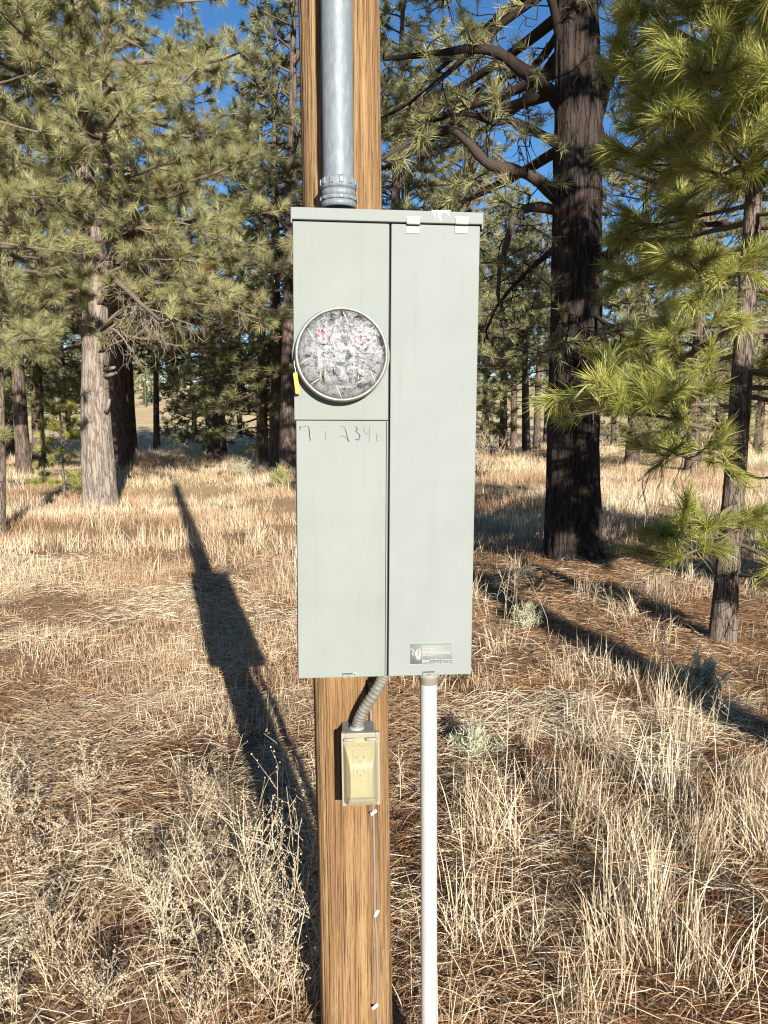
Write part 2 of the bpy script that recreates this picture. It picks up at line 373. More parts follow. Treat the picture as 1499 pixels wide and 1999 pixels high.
slope = (pt - pb) / (pt[2] - pb[2])
PB = pb + slope * (-.05 - pb[2]); PT = pb + slope * (5.25 - pb[2])
def rfac(a): return 1 / (np.abs(np.cos(a - .05)) ** 3 + np.abs(np.sin(a - .05)) ** 3) ** (1 / 3)
ns, nr = 260, 150; zz = np.linspace(0, 1, nr); A = np.arange(ns) * 2 * math.pi / ns
AA, ZZ = np.meshgrid(A, zz); hz = ZZ * 5.3
rad = .0885 - .0025 * ZZ * 2.2
rad = rad + .0016 * (vnoise(np.cos(AA) * 3 + 5, np.sin(AA) * 3 + 5, hz * .9, 11) - .5) * 2 + .0012 * (vnoise(AA * 26, hz * .7, seed=12) - .5) * 2
rngp = np.random.default_rng(4)
def groove(a0, z0, z1, dep, wd, wob=.006, sd=0):
    global rad
    aa = a0 + wob * 4 * (vnoise(hz * 1.3, hz * 0 + sd, seed=21) - .5); dd = np.abs((AA - aa + math.pi) % (2 * math.pi) - math.pi)
    fade = np.clip((hz - z0) / .15, 0, 1) * np.clip((z1 - hz) / .15, 0, 1)
    rad = rad - dep * np.exp(-(dd / wd) ** 2) * fade
groove(R(-90 + 27), .0, 1.25, .012, .03, sd=1)
for k in range(46):
    z0 = rngp.uniform(-.2, 4.6); groove(rngp.uniform(0, 2 * math.pi), z0, z0 + rngp.uniform(.3, 1.6), rngp.uniform(.002, .006), rngp.uniform(.012, .02), sd=k + 3)
rad = rad * rfac(AA)
ctr = PB + (PT - PB) * zz[:, None]
V = np.stack([ctr[:, None, 0] + rad * np.cos(AA), ctr[:, None, 1] + rad * np.sin(AA), np.repeat(ctr[:, 2:3], ns, 1)], -1).reshape(-1, 3)
V = np.vstack([V, PT + np.array([0, 0, .01])]); T = grid_tris(nr, ns)
j = np.arange(ns); T = np.vstack([T, np.stack([(nr - 1) * ns + j, (nr - 1) * ns + (j + 1) % ns, np.full(ns, nr * ns)], -1)])
pole = mesh_np('utility_pole', V, T, pm, smooth=True)
tag(pole, 'brown weathered round wooden utility pole carrying the grey cabinet', 'pole')

# cabinet frame of reference
YAW = R(5.2); ROLL = R(.32); DEP = .105
BO = np.array([.003, 1.553, 0.0]); BN = np.array([math.sin(YAW), -math.cos(YAW), 0.0])
BO = hit(752, 865, BO, BN)                       # origin: centre of the front
bmat = Matrix.Translation(Vector(BO)) @ Euler((0, 0, YAW)).to_matrix().to_4x4() @ Matrix.Rotation(ROLL, 4, 'Y')
binv = np.array(bmat.inverted())
def bl(px, py, y=0.0):
    """pixel to cabinet coordinates (x right, z up) on the plane y metres behind the front"""
    p0 = np.array(bmat @ Vector((0, y, 0))); n = np.array(bmat.to_3x3() @ Vector((0, -1, 0)))
    p = hit(px, py, p0, n); q = binv @ np.array([*p, 1]); return q[0], q[2]
cab = empty('meter_cabinet'); cab.matrix_world = bmat
tag(cab, 'pale grey green steel electric meter cabinet mounted on the wooden pole', 'electric cabinet')
def paint(name, col, rough=.7):
    m = mat(name, col, rough, spec=.22); v = coords(m); a = noise(m, v, 7, 4, .6); b2 = noise(m, v, 60, 4, .7)
    d = tuple(x * .93 for x in col); e = tuple(min(1, x * 1.04) for x in col)
    c = ramp(m, a, [(.3, d), (.7, e)]); c = mixc(m, ramp(m, b2, [(.66, (0, 0, 0)), (.8, (.35, .35, .35))]), c, tuple(x * .82 for x in col))
    st = noise(m, coords(m, (1, 1, .04)), 55, 4, .7); c = mixc(m, ramp(m, st, [(.56, (0, 0, 0)), (.74, (.22, .22, .22))]), c, tuple(x * .72 for x in col))
    sp = noise(m, v, 190, 2, .5); c = mixc(m, ramp(m, sp, [(.74, (0, 0, 0)), (.78, (.5, .5, .5))]), c, tuple(x * .55 for x in col))
    setc(m, c); bump(m, a, .12, .02); return m
M['paint'] = paint('grey green enamel', (.180, .198, .180)); M['paint2'] = paint('grey enamel', (.186, .199, .184))
M['lab_grey'] = mat('faded label grey', (.166, .178, .164), .7); M['lab_white'] = mat('label white print', (.27, .275, .25), .7)
M['dark'] = mat('dark gap', (.02, .02, .022), .8); M['zinc'] = mat('bright zinc', (.33, .315, .26), .5, .1)
M['white'] = mat('white plastic', (.6, .6, .58), .5); M['steel'] = mat('dull steel', (.5, .5, .5), .4, .9)
xl, zt = bl(571, 430); _, zb = bl(580, 1326); xr, _ = bl(938, 440); xm, _ = bl(759.5, 900)
W2 = (xr - xl) / 2
boxo('enclosure', xl + .002, xr - .002, .014, DEP, zb + .004, zt + .012, M['paint'], cab, .002)
zc = zt + (bl(568, 405)[1] - bl(568, 430)[1])
capb = bmesh.new(); box_bm(capb, xl - .0035, xr + .0045, -.006, DEP + .004, zt + .001, zc, .0018, 2)
box_bm(capb, xl - .0036, xl - .0008, -.0055, DEP, zt - .006, zt + .003, .0006, 1); box_bm(capb, xr + .0016, xr + .0046, -.0055, DEP, zt - .008, zt + .003, .0006, 1)
bm_obj('top_cap', capb, M['paint2'], cab, False)
zs = bl(660, 820.5)[1]
boxo('meter_cover', xl, xm - .0026, 0, .014, zs + .0005, zt - .0012, M['paint'], cab, .0016)
boxo('lower_cover', xl + .0035, xm - .0026, .0035, .0142, zb, zs - .0008, M['paint'], cab, .0016)
dr = boxo('door', xm + .0014, xr - .001, -.001, .0138, zb + .0015, zt - .0012, M['paint2'], cab, .0018)
boxo('divider_strip', xm - .0024, xm + .0012, .009, .0145, zb + .003, zt - .002, M['dark'], cab, .0004, 1)
pr = boxo('cover_lip', xm - .0053, xm - .0027, -.0012, .003, zb + .001, zs - .001, M['paint'], cab, .0006, 1)
# hinges
for hx in (806, 900.5):
    x, z = bl(hx, 433); hb = bmesh.new()
    box_bm(hb, x - .0135, x + .0135, -.0085, -.0012, z - .0065, z + .0065, .0025, 3); h = bm_obj('hinge', hb, M['zinc'], cab, True)
    boxo('gap', x - .0132, x + .0132, -.0022, -.0012, z - .0086, z - .0066, M['dark'], h, .0002, 1); boxo('leaf', x - .0135, x + .0135, -.0026, -.0012, z - .0225, z - .0088, M['lab_white'], h, .0005, 1); boxo('gap', x - .0136, x + .0136, -.0072, -.0061, z + .0066, z + .0078, M['steel'], h, .0002, 1)  # dark strip paints the shade line between hinge barrel and leaf
    red = mat('faded red mark', (.62, .25, .24), .6)
    pts = [(x - .004 + .0035 * math.cos(t), -.0029, z - .014 + .0045 * math.sin(t)) for t in np.linspace(1.8, 5.0, 8)]
    g = Geo(); g.add(*tube(pts, .0004, 4)); g.build('mark', red, h)
# latches, slot and screw along the foot
for lx, ly, yf in ((680, 1320, .0035), (836, 1315, -.001)):
    x, z = bl(lx, ly); lb = bmesh.new(); box_bm(lb, x - .0125, x + .0125, yf - .0035, yf + .006, z - .0035, z + .0035, .0012, 2)
    la = bm_obj('latch', lb, M['paint'], cab, False)
    boxo('slot', x - .0128, x + .0128, yf - .0012, yf + .001, z + .0036, z + .0050, M['dark'], la, .0002, 1)
    boxo('slot', x - .003, x + .003, yf - .0042, yf - .0034, z - .0004, z + .0008, M['dark'], la, .0001, 1)
x, z = bl(692.5, 1317); V, T = lathe([(0, .003), (.0025, .0035), (.0042, .0024), (.005, 0), (.005, -.002)], 20, 'y')
g = Geo(); g.add(V + np.array([x, .0035, z]), T); sc_ = g.build('screw', M['zinc'], cab); V, T = lathe([(0, .0039), (.0015, .0038), (.0016, .003)], 12, 'y'); g = Geo(); g.add(V + np.array([x, .0035, z]), T); g.build('recess', M['dark'], sc_)
x, z = bl(682, 1307.5); boxo('slot', x - .005, x + .005, .0026, .0036, z - .0006, z + .0006, M['steel'], cab, .0002, 1)
# bird droppings on the cap
M['drop'] = mat('dried droppings', (.8, .8, .77), .8)
def strip(pts, wd, y, mat_, name, parent, jit=0):
    """flat ribbon with thickness on the cabinet front; pts in cabinet x,z"""
    P = np.array(pts, float); t = np.gradient(P, axis=0); t /= np.linalg.norm(t, axis=1)[:, None] + 1e-9; nrm = np.stack([-t[:, 1], t[:, 0]], -1)
    wd = np.broadcast_to(np.asarray(wd, float), (len(P),))[:, None]
    a = P + nrm * wd / 2; b = P - nrm * wd / 2; k = len(P)
    V = np.vstack([np.stack([a[:, 0], np.full(k, y), a[:, 1]], -1), np.stack([b[:, 0], np.full(k, y), b[:, 1]], -1), np.stack([a[:, 0], np.full(k, y + .0006), a[:, 1]], -1), np.stack([b[:, 0], np.full(k, y + .0006), b[:, 1]], -1)])
    i = np.arange(k - 1); q = lambda o1, o2: np.vstack([np.stack([i + o1, i + 1 + o1, i + 1 + o2], -1), np.stack([i + o1, i + 1 + o2, i + o2], -1)])
    return V, np.vstack([q(0, k), q(2 * k, 0), q(k, 3 * k)])
def strokes(name, lines, y, mat_, parent, single=False):
    g = Geo()
    for k, (pts, wd) in enumerate(lines):
        if single: g = Geo()
        g.add(*strip([bl(*p) for p in pts], wd, y - (k % 5) * .00003, mat_, name, parent))
        if single: g.build(name, mat_, parent, smooth=False)
    if not single: return g.build(name, mat_, parent, smooth=False)
s1 = lambda a, b: (780 + a / 8.33, 400 + b / 8.33)
strokes('dropping', [([s1(520, 100), s1(555, 150), s1(572, 230)], [.003, .004, .001]), ([s1(600, 105), s1(650, 150), s1(640, 220), s1(668, 275)], [.004, .006, .004, .002]),
                      ([s1(560, 108), s1(690, 120), s1(820, 108)], [.002, .004, .002]), ([s1(700, 112), s1(770, 140), s1(795, 195)], [.003, .004, .0008])], -.0066, M['drop'], cab, True)
# handwriting on the lower cover
M['ink'] = mat('faded black marker', (.035, .038, .036), .7); M['ink2'] = mat('very faded marker', (.115, .125, .112), .7)
s3 = lambda a, b: (570 + a / 7.495, 800 + b / 7.5)
lw = .0016
strokes('pen_stroke', [([s3(110, 245), s3(120, 262), s3(117, 300)], [.0028, .002, .001]), ([s3(245, 250), s3(256, 340), s3(254, 400), s3(268, 430), s3(258, 465)], [lw, .0022, lw, .002, .0008]),
    ([s3(770, 262), s3(798, 340), s3(808, 400), s3(818, 440), s3(842, 470)], [lw * .7, lw, lw, .0026, .0008]), ([s3(930, 245), s3(948, 262), s3(955, 300), s3(925, 318)], [.001, .002, .002, .001]),
    ([s3(935, 318), s3(975, 350), s3(994, 385), s3(985, 420), s3(968, 442), s3(925, 432)], [.0012, lw, .0022, lw, .0022, .0008])], .0029, M['ink'], cab, True)
strokes('pen_stroke', [([s3(140, 250), s3(190, 243), s3(245, 241)], .001), ([s3(435, 252), s3(465, 250)], .001), ([s3(490, 330), s3(490, 380), s3(488, 440)], [.0014, .001, .0022]),
    ([s3(705, 248), s3(735, 242), s3(768, 252)], .0011), ([s3(705, 398), s3(725, 382), s3(755, 385), s3(800, 420)], [.0014, .0012, .0012, .001]),
    ([s3(1048, 265), s3(1072, 330), s3(1100, 352), s3(1132, 352)], [.001, .0015, .0012, .001]), ([s3(1136, 258), s3(1133, 350), s3(1128, 470)], .0012), ([s3(1238, 345), s3(1242, 440), s3(1262, 465)], [.001, .0016, .001]),
    ([s3(305, 250), s3(318, 258)], .0012)], .00295, M['ink2'], cab, True)
# warning label
s2 = lambda a, b: (780 + a / 10.7, 1230 + b / 10.7)
def quad(px4, y, name, m_, parent):
    q = [bl(*p) for p in px4]; V = [(a, y, b) for a, b in q] + [(a, y + .0007, b) for a, b in q]
    return mesh_np(name, V, [(0, 1, 2, 3), (0, 4, 5, 1), (1, 5, 6, 2), (2, 6, 7, 3), (3, 7, 4, 0)], m_, parent)
lab = quad([s2(215, 285), s2(1060, 262), s2(1110, 700), s2(222, 712)], -.0014, 'warning_label', M['lab_grey'], cab)
rl = np.random.default_rng(8); lines = []
def row(x0, x1, y, wd, gapf=.25):
    x = x0
    while x < x1 - 8:
        L = rl.uniform(18, 75); L = min(L, x1 - x); lines.append(([s2(x, y - x * .022 + 14), s2(x + L, y - (x + L) * .022 + 14)], wd * rl.uniform(.8, 1.15))); x += L + rl.uniform(6, 16)
for x0, x1, y, wd in ((480, 900, 345, .0022), (920, 1045, 340, .0018), (480, 900, 378, .0022), (480, 1045, 400, .0012), (480, 1070, 440, .0024), (480, 1070, 468, .0022), (480, 1070, 496, .0016), (480, 760, 520, .0016),
                      (480, 625, 630, .0026), (640, 830, 615, .002), (870, 1115, 618, .0019), (480, 625, 660, .0026), (640, 1110, 668, .0018), (480, 1130, 700, .0014), (222, 460, 706, .0016)): row(x0, x1, y, wd)
lines += [([s2(215, 275), s2(460, 268), s2(1030, 247)], .001), ([s2(464, 270), s2(468, 700)], .0011)]
strokes('print', lines, -.0019, M['lab_white'], lab)
hand = [([s2(345 + k * 31, 405 - (28 if k in (1, 2) else 0)), s2(347 + k * 29, 540)], .0023) for k in range(4)]
hand += [([s2(322, 450), s2(330, 520), s2(352, 575)], .0024), ([s2(385, 520), s2(385, 560), s2(385, 618)], [.0118, .0115, .006])]
hand += [([s2(215, 372), s2(262, 405), s2(302, 430), s2(262, 480), s2(285, 528)], [.0014, .0022, .0024, .002, .003])]
strokes('hand_and_bolt_symbol', hand, -.0021, M['lab_white'], lab)

# meter socket: ring, dirty clear cover, blades behind
mx, mz = bl(666, 694); rx = abs(bl(757.5, 694)[0] - bl(575.5, 694)[0]) / 2
RY = .032                                         # how far the ring stands proud
mring = mat('galvanised ring', (.72, .70, .63), .42, .3); vv = coords(mring); setc(mring, ramp(mring, noise(mring, vv, 40, 4), [(.3, (.17, .16, .13)), (.6, (.29, .28, .245))]))
V, T = lathe([(rx * .98, -.001), (rx, .004), (rx, .012), (rx * .975, .016), (rx * .985, .022), (rx * .975, RY - .002), (rx * .955, RY), (rx * .925, RY - .001), (rx * .915, RY - .006), (rx * .915, .003)], 128, 'y')
g = Geo(); g.add(V + np.array([mx, 0, mz]), T); ringo = g.build('meter_ring', mring, cab)
V, T = lathe([(rx * 1.0, .0), (rx * 1.025, .0012), (rx * 1.045, .0)], 96, 'y'); g = Geo(); g.add(V + np.array([mx, 0, mz]), T); g.build('embossed_rim', M['paint'], cab)
V, T = lathe([(rx * .914, .0035), (rx * .3, .0033), (.0001, .0033)], 96, 'y'); g = Geo(); g.add(V + np.array([mx, 0, mz]), T)
mbase = mat('grimy socket base', (.12, .12, .125), .7); vv = coords(mbase); setc(mbase, ramp(mbase, noise(mbase, vv, 55, 5, .7), [(.36, (.018, .019, .021)), (.50, (.10, .10, .103)), (.64, (.20, .20, .20))]))
sb = g.build('socket_base', mbase, cab)
mred = mat('faded red jaw', (.60, .075, .085), .6); mbrass = mat('brass blade', (.62, .52, .25), .4, .7); mblue = mat('blue grey block', (.16, .22, .26), .5)
s4 = lambda a, b: (560 + a / 6.814, 580 + b / 6.814)
def blk(name, a0, b0, a1, b1, y0, y1, m_):
    x0, z1 = bl(*s4(a0, b0)); x1, z0 = bl(*s4(a1, b1)); return boxo(name, x0, x1, y0, y1, z0, z1, m_, sb, .0006, 1)
for a0, a1 in ((400, 455), (480, 540), (905, 962), (985, 1040)): blk('jaw', a0, 440, a1, 612, -.026, -.005, mred)
for a0, a1 in ((433, 447), (498, 512), (933, 945), (995, 1010)): blk('blade', a0, 965, a1, 1095, -.027, -.005, mbrass)
blk('terminal_block', 628, 735, 770, 880, -.022, -.004, mblue)
for a0, b0, a1, b1 in ((640, 1180, 860, 1210), (470, 735, 1120, 748), (626, 560, 640, 1000), (872, 560, 884, 1000)): blk('rib', a0, b0, a1, b1, -.012, -.004, mat('grey moulded rib', (.35, .35, .34), .6))
# cover glass
mg = bpy.data.materials.new('scuffed clear cover'); mg.use_nodes = True; n_ = mg.node_tree.nodes; l_ = mg.node_tree.links; b_ = n_['Principled BSDF']
vv = coords(mg)
b_.inputs['Base Color'].default_value = (.19, .192, .192, 1); b_.inputs['Roughness'].default_value = .35
tp = n_.new('ShaderNodeBsdfTransparent'); ms = n_.new('ShaderNodeMixShader')
a1 = noise(mg, vv, 190, 7, .8, 1.2); a2 = noise(mg, vv, 42, 4, .65, 1.5); mm = n_.new('ShaderNodeMath'); mm.operation = 'MULTIPLY_ADD'; l_.new(a2, mm.inputs[0]); mm.inputs[1].default_value = .8; l_.new(a1, mm.inputs[2])
f_ = ramp(mg, mm.outputs[0], [(.78, (.05, .05, .05)), (.90, (.5, .5, .5)), (.98, (.97, .97, .97))])
l_.new(f_, ms.inputs[0]); l_.new(tp.outputs[0], ms.inputs[1]); l_.new(b_.outputs[0], ms.inputs[2]); l_.new(ms.outputs[0], n_['Material Output'].inputs[0])
bump(mg, a1, .4, .002)
V, T = lathe([(rx * .915, RY - .006), (rx * .90, RY - .001), (rx * .84, RY + .003), (rx * .5, RY + .006), (.0001, RY + .0068)], 96, 'y'); g = Geo(); g.add(V + np.array([mx, 0, mz]), T); cov = g.build('clear_cover', mg, cab)
mrib = mat('moulded highlight rib', (.42, .40, .32), .5)
for (a0, b0, a1, b1) in ((745, 200, 822, 365), (275, 415, 370, 585), (390, 660, 475, 735), (1020, 462, 1150, 402), (1170, 748, 1275, 700), (170, 885, 305, 810), (315, 1160, 440, 1085), (1110, 975, 1180, 1150), (652, 1180, 732, 1350), (920, 1150, 1020, 1100)):
    p, q = bl(*s4(a0, b0), -RY - .002), bl(*s4(a1, b1), -RY - .002)
    def dome(p):
        r = math.hypot(p[0] - mx, p[1] - mz) / rx; return -(RY + np.interp(r, [0, .5, .84, .90, .93], [.0068, .006, .003, -.001, -.004])) - .0004
    g = Geo(); g.add(*tube([(p[0] + (q[0] - p[0]) * t, dome((p[0] + (q[0] - p[0]) * t, p[1] + (q[1] - p[1]) * t)), p[1] + (q[1] - p[1]) * t) for t in (0, .33, .66, 1)], [.0005, .0010, .0010, .0006], 5)); g.build('rib', mrib, cov)
# yellow seal with its wire loop, hanging on the ring
seal = empty('meter_seal'); seal.matrix_world = bmat @ Matrix.Translation(Vector((*[0], 0, 0)))
tag(seal, 'small yellow plastic seal hanging by a wire from the meter ring', 'seal')
x0, z0 = bl(575, 727, -.02); x1, z1 = bl(582, 769, -.02)
sbm = bmesh.new(); box_bm(sbm, -.0042, .0042, -.003, .003, -(z0 - z1) / 2, (z0 - z1) / 2, .0016, 2)
bmesh.ops.transform(sbm, matrix=Matrix.Translation(Vector(((x0 + x1) / 2, -.014, (z0 + z1) / 2))) @ Matrix.Rotation(R(-7), 4, 'Y'), verts=sbm.verts)
myel = mat('yellow plastic', (.82, .52, .03), .45); bm_obj('tab', sbm, myel, seal, False)
wp = [bl(580.5, 683, -.02), bl(576, 695, -.02), bl(574, 708, -.02), bl(576.5, 722, -.02), bl(578, 730, -.02)]
g = Geo(); g.add(*tube(smooth_path([(a, -.016, b) for a, b in wp], 16), .0011, 6)); wp = [(a + .0035, b) for a, b in wp]; g.add(*tube(smooth_path([(a, -.013, b) for a, b in wp], 16), .001, 6)); g.build('wire', M['steel'], seal)

# steel riser conduit above the cabinet
mcon = mat('galvanised conduit', (.50, .57, .60), .55, .1, .3); vv = coords(mcon, (1, 1, .3)); setc(mcon, ramp(mcon, noise(mcon, vv, 120, 4, .7), [(.3, (.115, .135, .145)), (.55, (.155, .175, .185)), (.75, (.23, .25, .25))])); bump(mcon, noise(mcon, vv, 300, 3), .15, .001)
CYc = 1.632
ca, cb = at(657, 0, CYc), at(661.5, 404, CYc); csl = (ca - cb) / (ca[2] - cb[2])
cbot = cb - csl * .004; ctop = cb + csl * (5.35 - cb[2]); rc = 57.5 / 2 / F * CYc
con = empty('riser_conduit', cbot); tag(con, 'galvanised steel conduit pipe rising up the pole from the cabinet top', 'conduit')
def rel(P): return np.asarray(P) - cbot
g = Geo(); g.add(*tube([rel(cbot + csl * t) for t in np.linspace(.0, 5.35 - cbot[2], 20)], rc, 48)); g.build('pipe', mcon, con)
def hub(z0, prof, name):
    V, T = lathe([(rc * a, z0 + b) for a, b in prof], 48); V = V + np.stack([csl[0] * V[:, 2], csl[1] * V[:, 2], 0 * V[:, 2]], -1); g = Geo(); g.add(V, T); return g.build(name, mcon, con)
hub(.0, [(1.01, 0), (1.13, 0), (1.13, .012), (1.04, .0125)], 'lock_nut')
hub(.012, [(1.03, 0), (1.17, .0005), (1.19, .004), (1.17, .009), (1.06, .010)], 'lower_collar')
hub(.022, [(1.06, 0), (1.10, .001), (1.10, .012), (1.04, .0125)], 'sleeve')
hub(.034, [(1.04, 0), (1.14, .001), (1.18, .006), (1.19, .013), (1.15, .020), (1.05, .024), (1.0, .025)], 'upper_collar')
for k in range(12):
    a = k * math.pi / 6 + .2; p = np.array([rc * 1.17 * math.cos(a), rc * 1.17 * math.sin(a), 0])
    for zc_, hgt in ((.0165, .0035), (.048, .006)):
        bm = bmesh.new(); box_bm(bm, -.0042, .0042, -.0012, .0022, -hgt, hgt, .001, 1); bmesh.ops.transform(bm, matrix=Matrix.Translation(Vector((p[0] + csl[0] * zc_, p[1] + csl[1] * zc_, zc_))) @ Matrix.Rotation(a - math.pi / 2, 4, 'Z'), verts=bm.verts); bm_obj('collar_lug', bm, mcon, con, False)
V, T = lathe([(rc, -.05), (rc * 1.5, -.04), (rc * 1.6, .03), (rc * 1.2, .08), (.0001, .10)], 32); g = Geo(); g.add(V + rel(ctop), T); g.build('weather_head', mcon, con)

# white plastic pipe below the cabinet
mpvc = mat('white plastic pipe', (.34, .34, .33), .55, spec=.3); vv = coords(mpvc, (1, 1, .2)); setc(mpvc, ramp(mpvc, noise(mpvc, vv, 30, 4), [(.3, (.305, .30, .28)), (.6, (.35, .345, .32))]))
VY = 1.612
va, vb = at(836.5, 1318, VY), at(837.5, 1999, VY); vsl = (va - vb) / (va[2] - vb[2]); vbot = vb + vsl * (-.05 - vb[2]); rv = 34.5 / 2 / F * VY
pvc = empty('plastic_conduit', vbot); tag(pvc, 'straight white plastic conduit pipe running from cabinet down to the ground', 'conduit')
g = Geo(); g.add(*tube([vsl * t for t in np.linspace(0, va[2] - vbot[2] + .012, 24)], rv, 40)); g.build('pipe', mpvc, pvc)
madp = mat('grimy adapter', (.21, .195, .155), .7)
V, T = lathe([(rv * 1.0, va[2] - vbot[2] - .018), (rv * 1.10, va[2] - vbot[2] - .017), (rv * 1.12, va[2] - vbot[2] - .003), (rv * 1.2, va[2] - vbot[2] - .002), (rv * 1.2, va[2] - vbot[2] + .006), (rv, va[2] - vbot[2] + .007)], 40); V = V + vsl * V[:, 2:3] - np.array([0, 0, 1]) * V[:, 2:3]; g = Geo(); g.add(V, T); g.build('adapter', madp, pvc)

# flexible conduit down to the outlet
FY = 1.618
pts = [at(*p) for p in ((752, 1312, FY), (745, 1328, FY), (733, 1350, FY), (718, 1373, FY + .006), (706, 1393, FY + .012), (699, 1410, FY + .016), (696.5, 1424, FY + .018))]
P = smooth_path(pts, 220); rr = .0125 * (1 + .045 * np.sign(np.sin(np.linspace(0, 19 * 2 * math.pi, 220))) * np.abs(np.sin(np.linspace(0, 19 * 2 * math.pi, 220))) ** .5)
mflex = mat('grey flexible conduit', (.50, .47, .40), .6); vv = coords(mflex); setc(mflex, ramp(mflex, noise(mflex, vv, 60, 4), [(.35, (.105, .098, .078)), (.65, (.17, .162, .135))]))
flex = empty('flexible_conduit', pts[-1]); tag(flex, 'ribbed grey flexible conduit curving from cabinet to the outlet box', 'conduit')
g = Geo(); g.add(*tube(P - pts[-1], rr, 24)); g.build('hose', mflex, flex)
V, T = lathe([(.0125, -.012), (.0145, -.012), (.0165, -.010), (.0168, .004), (.0155, .008), (.0125, .0085)], 30); g = Geo(); g.add(V, T); g.build('connector', mat('grey plastic connector', (.24, .24, .245), .5), flex)

# outlet box with in-use cover
OY = 1.60
oc = at(704.5, 1504, OY); out = empty('outlet_box', oc, (0, 0, R(3.5)))
out.rotation_euler = (0, R(-.6), R(3.5)); tag(out, 'weatherproof outlet box with yellowed clear cover on the pole', 'outlet box')
sca = OY / F; ow, oh = 79 * sca / 2, 157 * sca / 2
mob = mat('grey outlet box', (.14, .142, .148), .6)
boxo('back_box', -ow + .002, ow - .010, .018, .078, -oh + .018, oh - .002, mob, out, .003)
mfr = mat('clear aged plastic frame', (.22, .20, .15), .45)
fb = bmesh.new()
box_bm(fb, -ow, -ow + .009, .004, .018, -oh, oh, .0015); box_bm(fb, ow - .009, ow, .004, .018, -oh, oh, .0015)
box_bm(fb, -ow + .0088, ow - .0088, .004, .0175, oh - .012, oh - .0002, .0012); box_bm(fb, -ow + .0088, ow - .0088, .004, .0175, -oh + .0002, -oh + .014, .0012)
frm = bm_obj('frame', fb, mfr, out, False)
V, T = lathe([(.0035, -.022), (.0042, -.021), (.0042, .021), (.0035, .022)], 16); V = V[:, [2, 1, 0]]
for k in (-1, 1):
    g = Geo(); g.add(V * np.array([.55, 1, 1]) + np.array([k * .024, .001, oh - .0135]), T); g.build('hinge_barrel', mfr, out)
miv = mat('ivory receptacle', (.37, .315, .155), .5)
rp = boxo('receptacle_plate', -ow + .0092, ow - .0092, .012, .0178, -oh + .0145, oh - .0125, miv, out, .001)
rc2 = boxo('receptacle', -.017, .017, .0085, .0122, -.032, .042, mat('ivory receptacle face', (.33, .285, .145), .45), out, .002)
mslot = mat('slot black', (.05, .045, .03), .7)
for zc_ in (.026, -.006):
    boxo('slot', -.0085, -.0068, .0078, .0086, zc_ - .004, zc_ + .004, mslot, rc2, .0002, 1); boxo('slot', .0055, .0075, .0078, .0086, zc_ - .0035, zc_ + .0035, mslot, rc2, .0002, 1)
    V, T = lathe([(.0001, .0012), (.0022, .0012), (.0024, 0)], 14, 'y'); g = Geo(); g.add(V + np.array([-.001, .0088, zc_ - .010]), T); g.build('ground_hole', mslot, rc2)
boxo('slot', -.012, -.0088, .0078, .0086, .0255, .0265, mslot, rc2, .0002, 1)
V, T = lathe([(.0001, .002), (.0025, .0018), (.003, 0)], 14, 'y'); g = Geo(); g.add(V + np.array([0, .0118, .053]), T); g.build('screw', M['steel'], rp)
# bulging clear cover: a rounded shell
nu, nv = 61, 61; U, Wv = np.meshgrid(np.linspace(-1, 1, nu), np.linspace(-1, 1, nv))
Dp = .042 * np.clip(1 - np.abs(Wv + .12) ** 2.6 / 1.0, 0, 1) ** .75
bul = np.minimum(Dp, .105 * np.clip(1 - np.abs(U), 0, 1)) * np.clip((1 - np.abs(Wv)) / .06, 0, 1)
xx = U * (ow - .004); zz_ = Wv * (oh - .010) - .002
V = np.stack([xx, .004 - bul, zz_], -1).reshape(-1, 3)
mcl = bpy.data.materials.new('yellowed clear plastic'); mcl.use_nodes = True; n_ = mcl.node_tree.nodes; l_ = mcl.node_tree.links; b_ = n_['Principled BSDF']
b_.inputs['Base Color'].default_value = (.34, .315, .215, 1); b_.inputs['Roughness'].default_value = .22
tp = n_.new('ShaderNodeBsdfTransparent'); tp.inputs[0].default_value = (1, .97, .86, 1); ms = n_.new('ShaderNodeMixShader')
lwn = n_.new('ShaderNodeLayerWeight'); lwn.inputs[0].default_value = .35
vv = coords(mcl); nn_ = noise(mcl, vv, 25, 4); mm = n_.new('ShaderNodeMath'); mm.operation = 'MULTIPLY_ADD'; l_.new(lwn.outputs['Facing'], mm.inputs[0]); mm.inputs[1].default_value = .45
m2 = n_.new('ShaderNodeMath'); m2.operation = 'MULTIPLY_ADD'; l_.new(nn_, m2.inputs[0]); m2.inputs[1].default_value = .25; m2.inputs[2].default_value = .30; l_.new(m2.outputs[0], mm.inputs[2])
l_.new(mm.outputs[0], ms.inputs[0]); l_.new(tp.outputs[0], ms.inputs[1]); l_.new(b_.outputs[0], ms.inputs[2]); l_.new(ms.outputs[0], n_['Material Output'].inputs[0])
mesh_np('clear_cover', V, grid_tris(nv, nu, False), mcl, out, smooth=True)
boxo('latch_tab', -.012, .012, .0005, .004, -oh + .002, -oh + .006, mfr, out, .0008)

